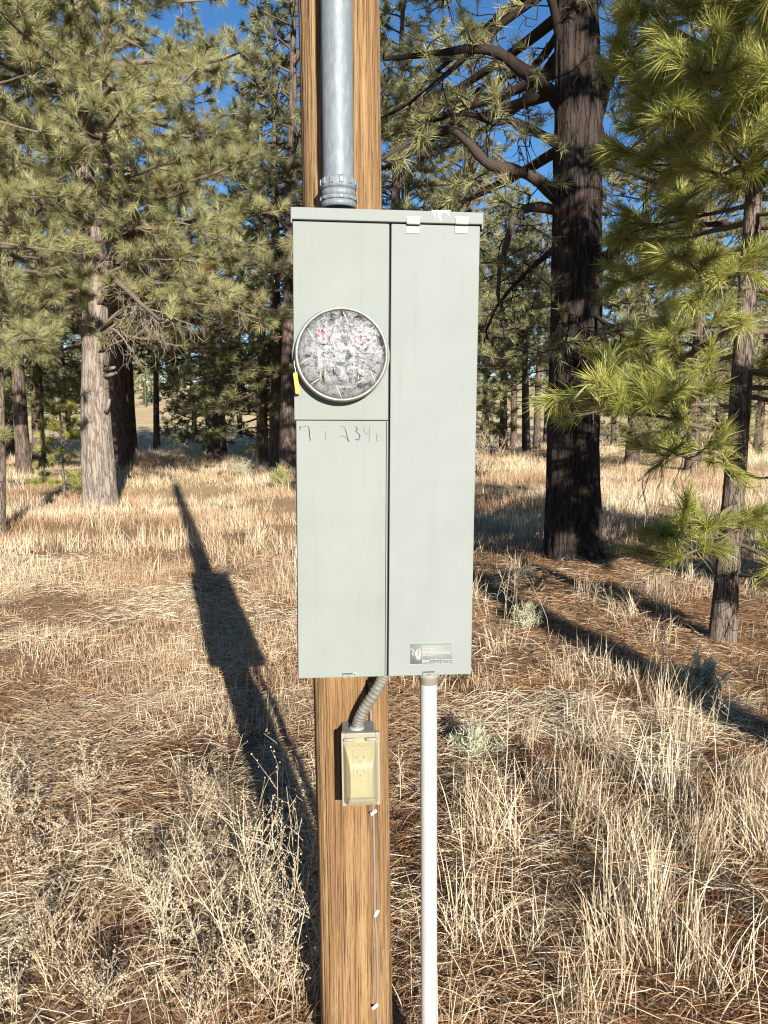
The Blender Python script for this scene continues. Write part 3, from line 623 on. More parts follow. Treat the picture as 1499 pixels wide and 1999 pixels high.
# cable stapled down the pole
mw = mat('brown grey cable', (.17, .14, .12), .5)
def pole_front(px, py, off=0.0):
    """point on the pole's surface behind a pixel"""
    d = ray(px, py); best = None
    for Yt in np.linspace(1.64, 1.80, 321):
        p = CAM + d * (Yt / d[1]); cc = PB + slope * (p[2] - PB[2]); r = math.hypot(p[0] - cc[0], p[1] - cc[1])
        if r <= (.0885 - .0025 * 2.2 * (p[2] + .05) / 5.3) * float(rfac(math.atan2(p[1] - cc[1], p[0] - cc[0]))) + off: return p
    return CAM + d * (1.72 / d[1])
wpts = [pole_front(*p, .001) for p in ((722, 1330), (724, 1400), (727, 1480), (728.5, 1585), (730, 1640), (731, 1700), (732, 1785), (735, 1830), (737, 1900), (736, 1970), (737, 1999))]
wpts.append(np.array([wpts[-1][0] + .002, wpts[-1][1] - .002, 0.0])); cbl = empty('stapled_cable', wpts[-1]); tag(cbl, 'thin brown cable held by white clips down the lower pole', 'cable')
g = Geo(); g.add(*tube(smooth_path(np.array(wpts) - wpts[-1], 90), .0031, 8)); g.build('wire', mw, cbl)
for (px, py, ang) in ((729.5, 1586, 20), (735, 1783, 52), (732, 1965, 25)):
    p = pole_front(px, py, .005); bm = bmesh.new(); box_bm(bm, -.0085, .0085, -.0025, .003, -.0035, .0035, .0015, 2)
    ang_pole = math.atan2(p[1] - (PB + slope * (p[2] - PB[2]))[1], p[0] - (PB + slope * (p[2] - PB[2]))[0]) + math.pi / 2
    bmesh.ops.transform(bm, matrix=Matrix.Translation(Vector(p - wpts[-1])) @ Matrix.Rotation(ang_pole, 4, 'Z') @ Matrix.Rotation(R(-ang), 4, 'Y'), verts=bm.verts)
    cl_ = bm_obj('clip', bm, M['white'], cbl, False)
    for s in (-1, 1):
        V, T = lathe([(.0001, .0034), (.0008, .0033), (.0009, .0024)], 8, 'y'); V = np.array([(Matrix.Rotation(ang_pole, 3, 'Z') @ Matrix.Rotation(R(-ang), 3, 'Y')) @ Vector(q + np.array([s * .006, 0, 0])) for q in V]) + (p - wpts[-1]); g = Geo(); g.add(V, T); g.build('nail', M['steel'], cl_)

# ------------------------------------------------------------------ trees
# left sunlit pine
b1 = ground_at(197, 992); D1 = b1[1]
def P1(px, py): return at(px, py, D1) - b1
cp1 = [(0, 0, -.2), P1(186, 800), P1(184, 560), P1(160, 300), P1(146, 40), P1(140, -250), P1(145, -650)]
rd1 = [.29, .235, .20, .17, .13, .09, .02]
h1 = []
rngh = np.random.default_rng(77)
def hp(P, *pts, gn=.012):
    S = smooth_path([np.array(P(x, y)) + np.array([0, q, 0]) for x, y, q in pts], 26)
    return S + np.cumsum(rngh.normal(0, gn, S.shape), 0) * np.linspace(0, 1, 26)[:, None] * .8
h1.append((hp(P1, (170, 640, -.1), (145, 618, -.3), (110, 606, -.5), (65, 607, -.6)), .05, dict(own=True, leafy=.5, sub_gap=.3, sub_len=.6, dead=.3)))
h1.append((hp(P1, (205, 680, -.1), (222, 668, -.4), (245, 658, -.7), (310, 672, -1.0), (400, 690, -1.2)), .06, dict(own=True, leafy=.6, sub_gap=.16, sub_len=.8, dead=.65, start=.15)))
h1.append((hp(P1, (205, 645, -.1), (228, 630, -.3), (250, 618, -.4), (330, 600, -.6), (450, 610, -.8), (540, 640, -1.0)), .04, dict(own=True, leafy=1, sub_gap=.2, sub_len=.8, dead=.35)))
h1.append((hp(P1, (165, 250, -.1), (200, 230, -.6), (245, 195, -1.2), (290, 130, -1.8)), .045, dict(own=True, leafy=1, sub_gap=.2, sub_len=.7, dead=.1)))
h1.append((hp(P1, (150, 300, -.1), (80, 300, -.5), (20, 292, -.8), (-60, 300, -1)), .05, dict(own=True, leafy=1, sub_gap=.2, sub_len=.7, dead=.2)))
for k in range(7):
    x1 = rngh.uniform(300, 520); y0 = rngh.uniform(480, 600)
    h1.append((hp(P1, (190, y0, -.1), ((190 + x1) / 2, y0 - 25, -.6 - .3 * rngh.random()), (x1, y0 + rngh.uniform(-30, 90), -1.2 * rngh.random() - .3)), .028, dict(leafy=.75, sub_gap=.17, sub_len=.75, dead=.55, start=.2)))
for x1, y1, y0 in ((150, 300, 330), (215, 380, 380), (120, 430, 400), (235, 470, 450), (175, 200, 230), (110, 150, 180), (200, 90, 130), (165, 520, 500)):
    h1.append((hp(P1, (165, y0, -.1), ((165 + x1) / 2, y0 - 8, -1.0), (x1, y1, -1.9)), .024, dict(leafy=1, sub_gap=.15, sub_len=.8, dead=.1, start=.3)))
for k in range(3):
    x1 = 310 + k * 60; y0 = 645 + rngh.uniform(-25, 25)
    h1.append((hp(P1, (200, y0 + 20, -.2), ((200 + x1) / 2, y0 - 15, -.9), (x1, y0 + rngh.uniform(0, 40), -1.5 - .3 * rngh.random())), .022, dict(leafy=.0, sub_gap=.13, sub_len=1.0, dead=1.0, start=.4, tintb=.9, curl=.2)))
T1 = pine('ponderosa_pine', 11, b1, 15, .29, 3.4, 3.8, 122, M['needle'], M['bark_pale'], nw=.0068, nl=.21, nn=54, hero=h1, cpath=cp1, radii=rd1, sub_gap=.16, sub_len=.9, dead_below=4.3, sides=96, gap=.16, twig_r=.0065,
          skip=lambda d, z, L: d[1] > .6 and z > 5 and (z * 7) % 1 < .6)
tag(T1, 'big sunlit pine with pale grey trunk standing left of the pole', 'pine tree')
# broken stubs on its trunk
for px, py, dx, dz in ((215, 722, .22, .03), (216, 735, .24, .05), (217, 805, .12, .22)):
    g = Geo(); p = P1(px, py) + np.array([-.05, -.12, 0]); g.add(*tube([p, p + np.array([dx * .6, -.08, dz * .5]), p + np.array([dx, -.12, dz])], [.04, .032, .02], 7, True), a=.8)
    g.build('broken_stub', M['twig'], T1, tint=True)

# big dark pine on the right
b2 = ground_at(1120, 1085); D2 = b2[1]
def P2(px, py): return at(px, py, D2) - b2
cp2 = [(0, 0, -.2), P2(1117, 900), P2(1124, 600), P2(1127, 300), P2(1125, 20), P2(1120, -350), P2(1120, -900), P2(1125, -1500)]
rd2 = [.315, .30, .285, .26, .225, .19, .12, .02]
limb = dict(own=True, leafy=.45, sub_gap=.11, sub_len=.85, dead=.45, curl=.3, nt=2, start=.10, sides=10, twig_r=.007, tintb=.02)
h2 = [(hp(P2, (1095, 205, 0), (1050, 180, -.2), (1000, 160, -.35), (955, 138, -.4), (900, 145, -.5), (830, 165, -.6), (740, 192, -.8)), .085, dict(limb)),
      (hp(P2, (1095, 282, 0), (1040, 270, -.2), (990, 254, -.3), (950, 259, -.4), (890, 245, -.5), (800, 265, -.6)), .055, dict(limb)),
      (hp(P2, (1095, 395, 0), (1040, 362, -.2), (990, 350, -.3), (940, 340, -.35), (890, 292, -.4), (850, 290, -.5), (790, 322, -.6), (735, 355, -.7)), .075, dict(limb)),
      (hp(P2, (1095, 412, 0), (1030, 420, -.3), (992, 448, -.5), (972, 505, -.6), (955, 575, -.65), (962, 640, -.7)), .06, dict(limb)),
      (hp(P2, (1150, 540, 0), (1190, 495, -.2), (1225, 462, -.3), (1300, 455, -.4), (1400, 458, -.5)), .085, dict(limb)),
      (hp(P2, (1140, 300, 0), (1175, 180, .1), (1205, 110, .1), (1235, 20, .2), (1250, -100, .2), (1240, -300, .3)), .12, dict(limb, dead=.3)),
      (hp(P2, (1190, 150, .1), (1250, 90, 0), (1330, 60, -.2), (1420, 70, -.4)), .05, dict(limb, dead=.3)),
      (hp(P2, (1095, 90, 0), (1060, 20, -.3), (1010, -30, -.5), (940, -20, -.6), (850, 20, -.8)), .05, dict(limb, leafy=.6)),
      (hp(P2, (1095, 60, 0), (1060, 80, .6), (1000, 60, 1.2), (900, 70, 1.8), (800, 60, 2.2)), .05, dict(limb, leafy=.7)),
      (hp(P2, (1100, 470, .2), (1060, 500, .8), (1010, 560, 1.4), (980, 640, 1.8)), .04, dict(limb, leafy=.8)),
      (hp(P2, (1140, 560, .2), (1190, 590, .8), (1240, 640, 1.4), (1290, 660, 1.8)), .04, dict(limb, leafy=.9)),
      (hp(P2, (1100, 600, -.2), (1080, 640, -.7), (1060, 690, -1.1)), .025, dict(limb, leafy=.9)),
      (hp(P2, (1150, 620, -.2), (1180, 660, -.6), (1230, 700, -.9)), .025, dict(limb, leafy=.9))]
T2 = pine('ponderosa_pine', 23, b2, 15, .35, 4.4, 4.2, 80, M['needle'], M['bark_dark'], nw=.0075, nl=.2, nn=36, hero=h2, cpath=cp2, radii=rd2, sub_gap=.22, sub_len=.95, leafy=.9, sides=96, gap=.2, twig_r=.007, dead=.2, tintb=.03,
          skip=lambda d, z, L: z < 6.2 and d[1] < .1)
tag(T2, 'massive dark trunked pine with gnarled bare limbs right of the cabinet', 'pine tree')

# near young pine at the right edge
b3 = ground_at(1410, 1252); D3 = b3[1]
def P3(px, py): return at(px, py, D3) - b3
cp3 = [(0, 0, -.1), P3(1420, 1120), P3(1437, 900), P3(1450, 700), P3(1468, 430), P3(1482, 150), P3(1490, -120), P3(1492, -420)]
rd3 = [.088, .08, .072, .066, .055, .042, .028, .01]
br = dict(own=True, leafy=1.0, sub_gap=.095, sub_len=.46, dead=.06, start=.3, twig_r=.0045, gap=.10, tintb=.5, sub_up=.35, nt=2)
def B3(*pts, r=.018, **kw): return (hp(P3, *pts, gn=.004), r, dict(br, **kw))
h3 = [B3((1440, 815, 0), (1350, 835, -.35), (1240, 815, -.6), (1140, 800, -.75), (1065, 775, -.85), start=.42),
      B3((1440, 800, 0), (1370, 790, -.2), (1290, 790, -.4), (1225, 775, -.6), start=.4),
      B3((1432, 985, 0), (1360, 1000, -.3), (1290, 1005, -.5), (1215, 1020, -.65)),
      B3((1430, 1030, 0), (1370, 1045, -.25), (1300, 1050, -.45), (1240, 1065, -.55), leafy=.8),
      B3((1436, 1060, 0), (1480, 1080, -.35), (1540, 1100, -.6)),
      B3((1430, 1120, 0), (1470, 1110, -.4), (1510, 1130, -.7)),
      B3((1460, 560, 0), (1390, 580, -.35), (1310, 585, -.6), (1250, 560, -.8)),
      B3((1468, 400, 0), (1390, 345, -.4), (1300, 330, -.7), (1205, 330, -.9)),
      B3((1472, 350, 0), (1400, 290, -.5), (1320, 265, -.8), (1215, 275, -1.0)),
      B3((1476, 290, 0), (1400, 240, -.3), (1320, 215, -.5), (1230, 200, -.6)),
      B3((1478, 240, 0), (1430, 160, -.5), (1370, 120, -.9), (1330, 60, -1.1)),
      B3((1482, 180, 0), (1440, 80, -.4), (1400, 10, -.7), (1380, -60, -.9)),
      B3((1484, 140, 0), (1400, 150, .2), (1310, 130, .3), (1220, 90, .4)),
      B3((1474, 330, 0), (1500, 270, -.5), (1520, 220, -.9)), B3((1480, 200, 0), (1510, 120, -.5), (1540, 60, -.8)),
      B3((1470, 400, 0), (1440, 380, .5), (1380, 370, .9), (1300, 380, 1.2)),
      B3((1464, 480, 0), (1400, 490, .4), (1330, 500, .6), (1260, 520, .7)),
      B3((1455, 640, 0), (1390, 660, -.2), (1330, 660, -.3), (1260, 650, -.4), leafy=.8),
      B3((1452, 690, 0), (1380, 710, .3), (1310, 720, .5), (1230, 710, .7)),
      B3((1450, 720, 0), (1500, 740, -.4), (1560, 760, -.6)), B3((1446, 770, 0), (1490, 800, -.5), (1530, 850, -.7)),
      B3((1440, 860, 0), (1380, 880, -.3), (1300, 890, -.5), (1230, 870, -.7), leafy=.55),
      B3((1436, 905, 0), (1370, 880, .1), (1300, 905, .1), (1250, 940, .1), leafy=.0, dead=1.0),
      B3((1438, 915, 0), (1480, 930, 0), (1530, 925, 0), leafy=.1, dead=.9),
      B3((1486, 60, 0), (1430, -10, -.3), (1370, -50, -.5)), B3((1486, 60, 0), (1450, 40, -.5), (1410, 20, -1.0)), B3((1478, 240, 0), (1440, 210, -.6), (1390, 190, -1.1)),
      B3((1474, 330, 0), (1450, 320, -.6), (1410, 330, -1.1)), B3((1480, 200, 0), (1420, 200, -.1), (1350, 180, -.2), (1270, 150, -.3)), B3((1470, 380, 0), (1420, 400, -.5), (1350, 410, -.8), (1290, 390, -1.0)),
      B3((1484, 120, 0), (1490, 60, -.6), (1480, 20, -1.1)), B3((1474, 330, 0), (1470, 280, -.7), (1450, 250, -1.2)),
      B3((1474, 330, 0), (1380, 300, -.2), (1290, 280, -.3), (1200, 240, -.4)), B3((1470, 380, 0), (1380, 360, -.2), (1290, 350, -.3), (1190, 370, -.5)), B3((1478, 240, 0), (1390, 200, .1), (1300, 230, .2), (1210, 300, .3)),
      B3((1476, 280, 0), (1400, 300, -.8), (1340, 310, -1.2)), B3((1480, 200, 0), (1420, 140, -.8), (1370, 150, -1.3)), B3((1484, 130, 0), (1400, 60, -.2), (1320, 20, -.3), (1240, 20, -.4)), B3((1474, 310, 0), (1430, 360, -.9), (1400, 390, -1.3)),
      B3((1486, 80, 0), (1440, 90, -.8), (1400, 100, -1.2)),
      B3((1468, 420, 0), (1500, 440, -.4), (1540, 430, -.8)), B3((1460, 540, 0), (1500, 560, .3), (1550, 560, .5))]
T3 = pine('young_pine', 31, b3, 6, .09, 1.7, 1.6, 46, M['needle_near'], M['bark_small'], nw=.0031, nl=.165, nn=60, hero=h3, cpath=cp3, radii=rd3, sub_gap=.13, sub_len=.45, sides=36, seg=2, twig_r=.0042, gap=.11, dead=.15,
          skip=lambda d, z, L: d[0] < -.1 and d[1] < .2, sink=.1, nt=2, spread=.72, back=.16)
tag(T3, 'slim young pine with bright yellow green needles at right edge', 'pine tree')

# thin pine cut by the left edge
b4 = ground_at(-4, 1040); D4 = b4[1]
def P4(px, py): return at(px, py, D4) - b4
cp4 = [(0, 0, -.1), P4(-2, 850), P4(-8, 600), P4(-14, 300), P4(-20, 0), P4(-20, -300)]
h4 = [(hp(P4, (-5, 740, 0), (20, 700, -.3), (48, 690, -.5)), .012, dict(leafy=1, sub_gap=.15, sub_len=.3, start=.3)),
      (hp(P4, (-5, 870, 0), (10, 850, -.2), (24, 845, -.3)), .008, dict(leafy=1, sub_gap=.2, sub_len=.2, start=.5)),
      (hp(P4, (-5, 690, 0), (40, 680, -.4), (90, 675, -.7), (150, 670, -.9)), .02, dict(leafy=1, sub_gap=.13, sub_len=.5, start=.2)),
      (hp(P4, (-8, 640, 0), (30, 630, -.2), (80, 650, -.3), (120, 690, -.4)), .018, dict(leafy=1, sub_gap=.13, sub_len=.5, start=.2)),
      (hp(P4, (-12, 470, 0), (25, 440, -.4), (60, 430, -.7)), .02, dict(leafy=1, sub_gap=.13, sub_len=.5, start=.2)),
      (hp(P4, (-14, 400, 0), (20, 380, -.2), (70, 400, -.4)), .02, dict(leafy=1, sub_gap=.13, sub_len=.5, start=.2))]
T4 = pine('young_pine', 41, b4, 8, .09, 2.6, 1.3, 26, M['needle'], M['bark_small'], nw=.0055, nl=.19, nn=40, hero=h4, cpath=cp4, radii=[.085, .08, .07, .055, .04, .01], sub_gap=.15, sub_len=.5, sides=30, gap=.15, twig_r=.005)
tag(T4, 'thin pine trunk cut off by the left edge of the picture', 'pine tree')

# sapling
b5 = ground_at(126, 978)
T5 = pine('pine_sapling', 51, b5, 1.75, .03, .25, .42, 22, M['needle_near'], M['bark_small'], nw=.006, nl=.16, nn=30, sub_gap=.15, sub_len=.18, sides=12, gap=.12, twig_r=.004, sink=.05)
tag(T5, 'knee high green pine sapling in dry grass by the pale trunk', 'sapling')

# two pines outside the frame whose shade falls into it
T0 = pine('ponderosa_pine', 61, (4.75, -5.85, 0), 17, .19, 9.5, 2.6, 22, M['needle_far'], M['bark_pale'], nw=.016, nl=.22, nn=22, sides=24, sub_gap=.26, sub_len=.9, gap=.22, draw=False)
tag(T0, 'tall clear trunked pine standing behind the camera, outside the picture', 'pine tree')
T0b = pine('ponderosa_pine', 63, (5.05, 4.3, 0), 16, .17, 1.2, 2.25, 130, M['needle_far'], M['bark_pale'], nw=.024, nl=.26, nn=20, sides=24, sub_gap=.18, sub_len=.8, gap=.2, draw=False, prof=.6)
tag(T0b, 'pine beyond the right edge that shades the dark trunk', 'pine tree')

# background pines: four built, the rest copies
varA = pine('background_pine', 71, (0, 0, 0), 14, .24, 2.2, 3.2, 84, M['needle_far'], M['bark_far'], nw=.020, nl=.24, nn=20, sides=20, sub_gap=.22, sub_len=1.0, gap=.22, twig_r=.009, draw=False, tintb=.25)
varB = pine('background_pine', 72, (0, 0, 0), 12, .2, 1.0, 2.9, 84, M['needle_far'], M['bark_far'], nw=.020, nl=.24, nn=20, sides=20, sub_gap=.22, sub_len=1.0, gap=.22, twig_r=.009, prof=.8, draw=False, tintb=.25)
varC = pine('background_pine', 73, (0, 0, 0), 16, .27, 4.0, 3.2, 78, M['needle_far'], M['bark_far'], nw=.020, nl=.24, nn=20, sides=20, sub_gap=.22, sub_len=1.0, gap=.22, twig_r=.010, draw=False, tintb=.25)
varD = pine('background_pine', 74, (0, 0, 0), 13, .2, 4.6, 2.5, 66, M['needle_far'], M['bark_far'], nw=.022, nl=.24, nn=20, sides=16, sub_gap=.24, sub_len=.95, gap=.22, twig_r=.010, dead=.25, draw=False, tintb=.25)
VAR = {'A': varA, 'B': varB, 'C': varC, 'D': varD}; used = set()
BG = [  # pixel of the foot, distance, kind, scale, label
    (562, 20.5, 'C', .92, 'tall background pine close behind the left edge of the pole'),
    (540, 22.5, 'A', .95, 'sunlit background pine filling the gap left of upper pole'),
    (420, 28, 'C', .95, 'tall background pine below the upper left patch of sky'),
    (752, 19.5, 'A', .9, 'bushy background pine right behind the upper right pole edge'),
    (905, 27, 'C', .95, 'tall background pine between pole and the massive trunk'),
    (1232, 25, 'A', 1.0, 'bushy background pine just right of the massive trunk'),
    (1350, 23, 'B', 1.1, 'bushy low background pine behind the young pine'),
    (512, 25, 'B', 1.0, 'dark bushy background pine left of the cabinet'),
    (436, 31, 'B', .85, 'dark background pine midway between the pale trunk and cabinet'),
    (384, 47, 'B', .8, 'sunlit green background pine seen between dark trunks'),
    (308, 37, 'D', .85, 'slim dark trunk alone against the bright meadow gap'),
    (262, 31, 'D', .95, 'dark straight trunk just left of the bright meadow gap'),
    (243, 25, 'C', 1.0, 'thick dark trunk directly right of the pale pine'),
    (229, 23, 'C', .9, 'black shaded trunk partly hidden by the pale pine'),
    (140, 50, 'B', .9, 'sunlit green pine far behind, left of the pale trunk'),
    (78, 26, 'A', .9, 'dark trunk with spreading low limb, left background'),
    (48, 21, 'D', 1.0, 'grey trunk with earthy foot near left edge'),
    (22, 31, 'A', .9, 'shaded background pine at far left'),
    (-60, 24, 'A', 1.0, 'leafy pine at the left border behind the thin trunk'),
    (600, 34, 'A', .95, 'background pine rising behind the upper left pole'),
    (668, 30, 'C', .8, 'background pine hidden behind the conduit'),
    (800, 24, 'A', .88, 'sunlit background pine above the right half of the cabinet'),
    (880, 32, 'B', 1.0, 'pine behind the upper right corner of the cabinet'),
    (948, 40, 'D', .9, 'slim trunk at the cabinet edge, far side of meadow'),
    (981, 35, 'D', 1.0, 'second slim trunk right of the cabinet across the meadow'),
    (1001, 42, 'D', .95, 'thinnest trunk in the row across the right meadow'),
    (1026, 34, 'C', .72, 'thickest sunlit trunk in the row across the right meadow'),
    (1046, 38, 'D', .95, 'trunk nearest the massive dark pine in the meadow row'),
    (1064, 46, 'D', 1.0, 'trunk half hidden by the massive dark pine'),
    (1195, 42, 'B', .8, 'background pine right beside the massive dark trunk'),
    (1262, 46, 'A', .85, 'background pine between massive trunk and young pine'),
    (1338, 32, 'D', .95, 'shaded trunk behind the young pine branches'),
    (1395, 50, 'B', .9, 'far pine left of the young pine trunk'),
    (1475, 36, 'A', .85, 'background pine at right edge behind young pine'),
    (1600, 40, 'A', .9, 'background pine beyond right edge of young pine'),
    (700, 52, 'B', 1.1, 'far pine behind the cabinet centre'),
    (470, 56, 'A', .9, 'far pine showing above the dark bushy one'),
    (180, 60, 'A', .9, 'far pine behind the top of the pale trunk'),
    (920, 58, 'B', 1.0, 'far pine right of the cabinet with sunlit crown'),
]
rb = np.random.default_rng(5)
for px, d, kd, s, lb in BG:
    x = (px - CX) / F * d / math.cos(PITCH) * .995; o = VAR[kd]
    if kd in used: o = copy_tree(o)
    used.add(kd)
    o.location = (x, d, float(gh(x, d)) - .02); o.rotation_euler = (R(rb.normal(0, 1)), R(rb.normal(0, 1.2)), rb.uniform(0, 6.28)); o.scale = (s, s, s * rb.uniform(.95, 1.06))
    tag(o, lb, 'pine tree', 'pines in the background wood')
# far wood on the rising ground: uncountable
rngf = np.random.default_rng(99); Vs, Ts, As, nV = [], [], [], 0
for k in range(330):
    a = rngf.uniform(-.85, .85); d = rngf.uniform(75, 260); x, y = d * math.sin(a), d * math.cos(a)
    if d < 120 and fbm(x / 25, y / 25, o=2, seed=44) < .47: continue
    h = rngf.uniform(6, 13); z0 = float(gh(x, y)); n = 260
    t = rngf.random(n) ** .8; rad_ = (1 - t) ** .8 * h * .2 * np.sqrt(rngf.random(n)) + .1; an = rngf.uniform(0, 6.283, n)
    Pc = np.stack([x + rad_ * np.cos(an), y + rad_ * np.sin(an), z0 + h * (.12 + .88 * t)], -1)
    Dn = rngf.normal(size=(n, 3)); Dn[:, 2] = np.abs(Dn[:, 2]) * .6; Dn /= np.linalg.norm(Dn, axis=1)[:, None]
    V, T, m_ = needle_mesh(Pc, Dn, rngf.uniform(.5, 1.0, n), .42, rngf); Vs.append(V); Ts.append(T + nV); nV += len(V); As.append(np.repeat(np.clip(rngf.normal(.5, .2, n), 0, .9), 3))
    V, T = tube([(x, y, z0 - .2), (x, y, z0 + h * .5), (x, y, z0 + h * .95)], [.18, .12, .03], 5); Vs.append(V); Ts.append(T + nV); nV += len(V); As.append(np.full(len(V), .0))
fw = mesh_np('distant_wood', np.vstack(Vs), np.vstack(Ts), M['needle_far'], tint=np.concatenate(As)); tag(fw, 'far pine wood on the rising ground behind the meadow', 'wood', kind='stuff')

# ------------------------------------------------------------------ grass and ground cover
def blades(name, XY, h, wd, rng, lean=.35, seg=3, mat_='grass', tint=None, z0=0.0, flat=None, clump_dir=None):
    n = len(XY); P = np.stack([XY[:, 0], XY[:, 1], gh(XY[:, 0], XY[:, 1]) - .01 + z0], -1)
    az = rng.uniform(0, 2 * math.pi, n); l_ = np.abs(rng.normal(0, lean, n)) if np.ndim(lean) == 0 else lean
    hd = np.stack([np.cos(az), np.sin(az), np.zeros(n)], -1)
    if clump_dir is not None: hd = hd + clump_dir; hd /= np.linalg.norm(hd, axis=1)[:, None] + 1e-9
    sd = np.stack([-hd[:, 1], hd[:, 0], np.zeros(n)], -1); ph = rng.uniform(0, 6.28, n)[:, None]
    sd = sd * np.cos(ph) + hd * np.sin(ph)
    pts = []
    for k in range(seg + 1):
        t = k / seg; ang = np.clip(l_ * (.35 + 1.3 * t), 0, 1.75)
        if k == 0: q = P
        else: q = pts[-1] + (hd * np.sin(ang)[:, None] + np.array([0, 0, 1.0]) * np.cos(ang)[:, None]) * (h / seg)[:, None]
        pts.append(q)
    V = []; 
    for k in range(seg): V += [pts[k] + sd * (wd * (1 - .25 * k / seg))[:, None] / 2, pts[k] - sd * (wd * (1 - .25 * k / seg))[:, None] / 2]
    V.append(pts[-1]); V = np.stack(V, 1); m = V.shape[1]; b = np.arange(n)[:, None] * m; T = []
    for k in range(seg - 1): T += [b + np.array([[2 * k, 2 * k + 1, 2 * k + 3]]), b + np.array([[2 * k, 2 * k + 3, 2 * k + 2]])]
    T.append(b + np.array([[2 * seg - 2, 2 * seg - 1, 2 * seg]]))
    tint = np.clip(rng.normal(.55, .2, n), 0, 1) if tint is None else np.clip(tint, 0, 1)
    return V.reshape(-1, 3), np.concatenate(T), np.repeat(tint, m)
def sample(n, rng, y0, y1, margin=.6, power=1.0):
    """ground points in the viewed wedge, spread evenly by area (power 1) or crowded to the near end"""
    y = y0 + (y1 - y0) * rng.random(n) ** power if power != 1 else np.sqrt(rng.uniform(y0 ** 2, y1 ** 2, n))
    x = rng.uniform(-1, 1, n) * (y * .52 + margin); return np.stack([x, y], -1)
def near_base(XY):   # keep blades from growing through the pole, the pipe or a trunk
    k = np.hypot(XY[:, 0] - PB[0], XY[:, 1] - PB[1]) > .105
    k &= np.hypot(XY[:, 0] - vbot[0], XY[:, 1] - vbot[1]) > .035
    for b, r in ((b1, .31), (b2, .36), (b3, .12), (b4, .11)): k &= np.hypot(XY[:, 0] - b[0], XY[:, 1] - b[1]) > r
    return k
def add_blades(parts, XY, *a, **k): parts.append(blades('x', XY, *a, **k))
def join(name, parts, mat_, label, cat):
    n = 0; V, T, A = [], [], []
    for v, t, a in parts: V.append(v); T.append(t + n); A.append(a); n += len(v)
    o = mesh_np(name, np.vstack(V), np.vstack(T), mat_, tint=np.concatenate(A)); print(name, sum(len(t) for t in T))
    return tag(o, label, cat, kind='stuff')
rg = np.random.default_rng(17)
def field(n, y0, y1, hmin, hmax, wd, thr, seg, side=None, tshift=0.0, sc=1.3, lean=.62, seed=31):
    XY = sample(n, rg, y0, y1); XY = XY[near_base(XY)]
    d = fbm(XY[:, 0] * sc, XY[:, 1] * sc, o=3, seed=seed); pr_ = np.clip((d - thr) / .14, 0.04, 1)
    if side is not None: pr_ = pr_ * side(XY)
    k = rg.random(len(XY)) < pr_; XY = XY[k]; d = d[k]
    tone = fbm(XY[:, 0] * .55, XY[:, 1] * .55, o=3, seed=seed + 7)
    h = rg.uniform(hmin, hmax, len(XY)) * (.6 + .8 * np.clip((d - thr) / .25, 0, 1))
    return blades('f', XY, h, np.full(len(XY), wd) * rg.uniform(.7, 1.2, len(XY)), rg, lean, seg, tint=(tone - .5) * 1.9 + .55 + tshift + rg.normal(0, .13, len(XY)))
left = lambda XY: np.clip(.5 - XY[:, 0] / (XY[:, 1] * .12), 0.0, 1)         # straw field left of the cabinet
right = lambda XY: 1 - left(XY)
parts = []
parts.append(field(62000, 3.6, 8, .04, .11, .0033, .36, 2, left, .05))
parts.append(field(90000, 7, 16, .06, .17, .0055, .33, 2, left, -.04))
parts.append(field(26000, 3.6, 9, .07, .18, .0035, .5, 2, right, .0))
parts.append(field(60000, 9, 20, .12, .28, .007, .36, 2, right, .12))
parts.append(field(90000, 16, 34, .12, .30, .012, .38, 1, None, .12))
parts.append(field(45000, 30, 60, .15, .35, .028, .40, 1, None, .2))
join('dry_grass', parts, M['grass'], 'short straw coloured grass covering the field and meadow', 'grass')

def clumps(n, y0, y1, hm, per, wd, side, seed, lean=.45, seg=4, tmid=.6, rad_=.06, power=1.0):
    r = np.random.default_rng(seed); C = sample(n, r, y0, y1, .3, power); C = C[side(C)]; out_ = []
    k = r.integers(int(per * .5), int(per * 1.5), len(C)); XY = np.repeat(C, k, 0) + r.normal(0, rad_, (k.sum(), 2))
    ch = np.repeat(r.uniform(.6, 1.25, len(C)) * hm, k); ct = np.repeat(r.normal(tmid, .15, len(C)), k); cdv = np.repeat(r.normal(0, .7, (len(C), 2)), k, 0); cdv = np.c_[cdv, np.zeros(len(cdv))]
    kk = near_base(XY); XY, ch, ct, cdv = XY[kk], ch[kk], ct[kk], cdv[kk]
    return blades('c', XY, ch * r.uniform(.45, 1.15, len(XY)), np.full(len(XY), wd) * r.uniform(.6, 1.2, len(XY)), r, lean, seg, tint=ct + r.normal(0, .13, len(XY)), clump_dir=cdv)
parts = []
parts.append(clumps(46, 1.95, 2.9, .34, 75, .0030, lambda C: (C[:, 0] > .14), 61, .42))
parts.append(clumps(45, 2.6, 4.6, .24, 60, .0030, lambda C: (C[:, 0] > .2), 62, .5))
parts.append(clumps(80, 1.8, 3.2, .15, 55, .0024, lambda C: (C[:, 0] < -.2), 63, .9))
parts.append(clumps(50, 3.0, 5.5, .12, 55, .0028, lambda C: (C[:, 0] < -.25), 64, .8))
parts.append(clumps(60, 4.5, 8.0, .26, 40, .004, lambda C: (C[:, 0] > .7), 65, .4))
parts.append(clumps(120, 7, 14, .34, 36, .006, lambda C: (np.abs(C[:, 0]) > .1), 66, .4, seg=3))
parts.append(clumps(14, 1.75, 2.15, .30, 50, .0026, lambda C: (C[:, 0] > -.02), 67, .55))
join('bunch_grass', parts, M['grass_near'], 'long pale golden bunch grass around the foot of the pole', 'grass')

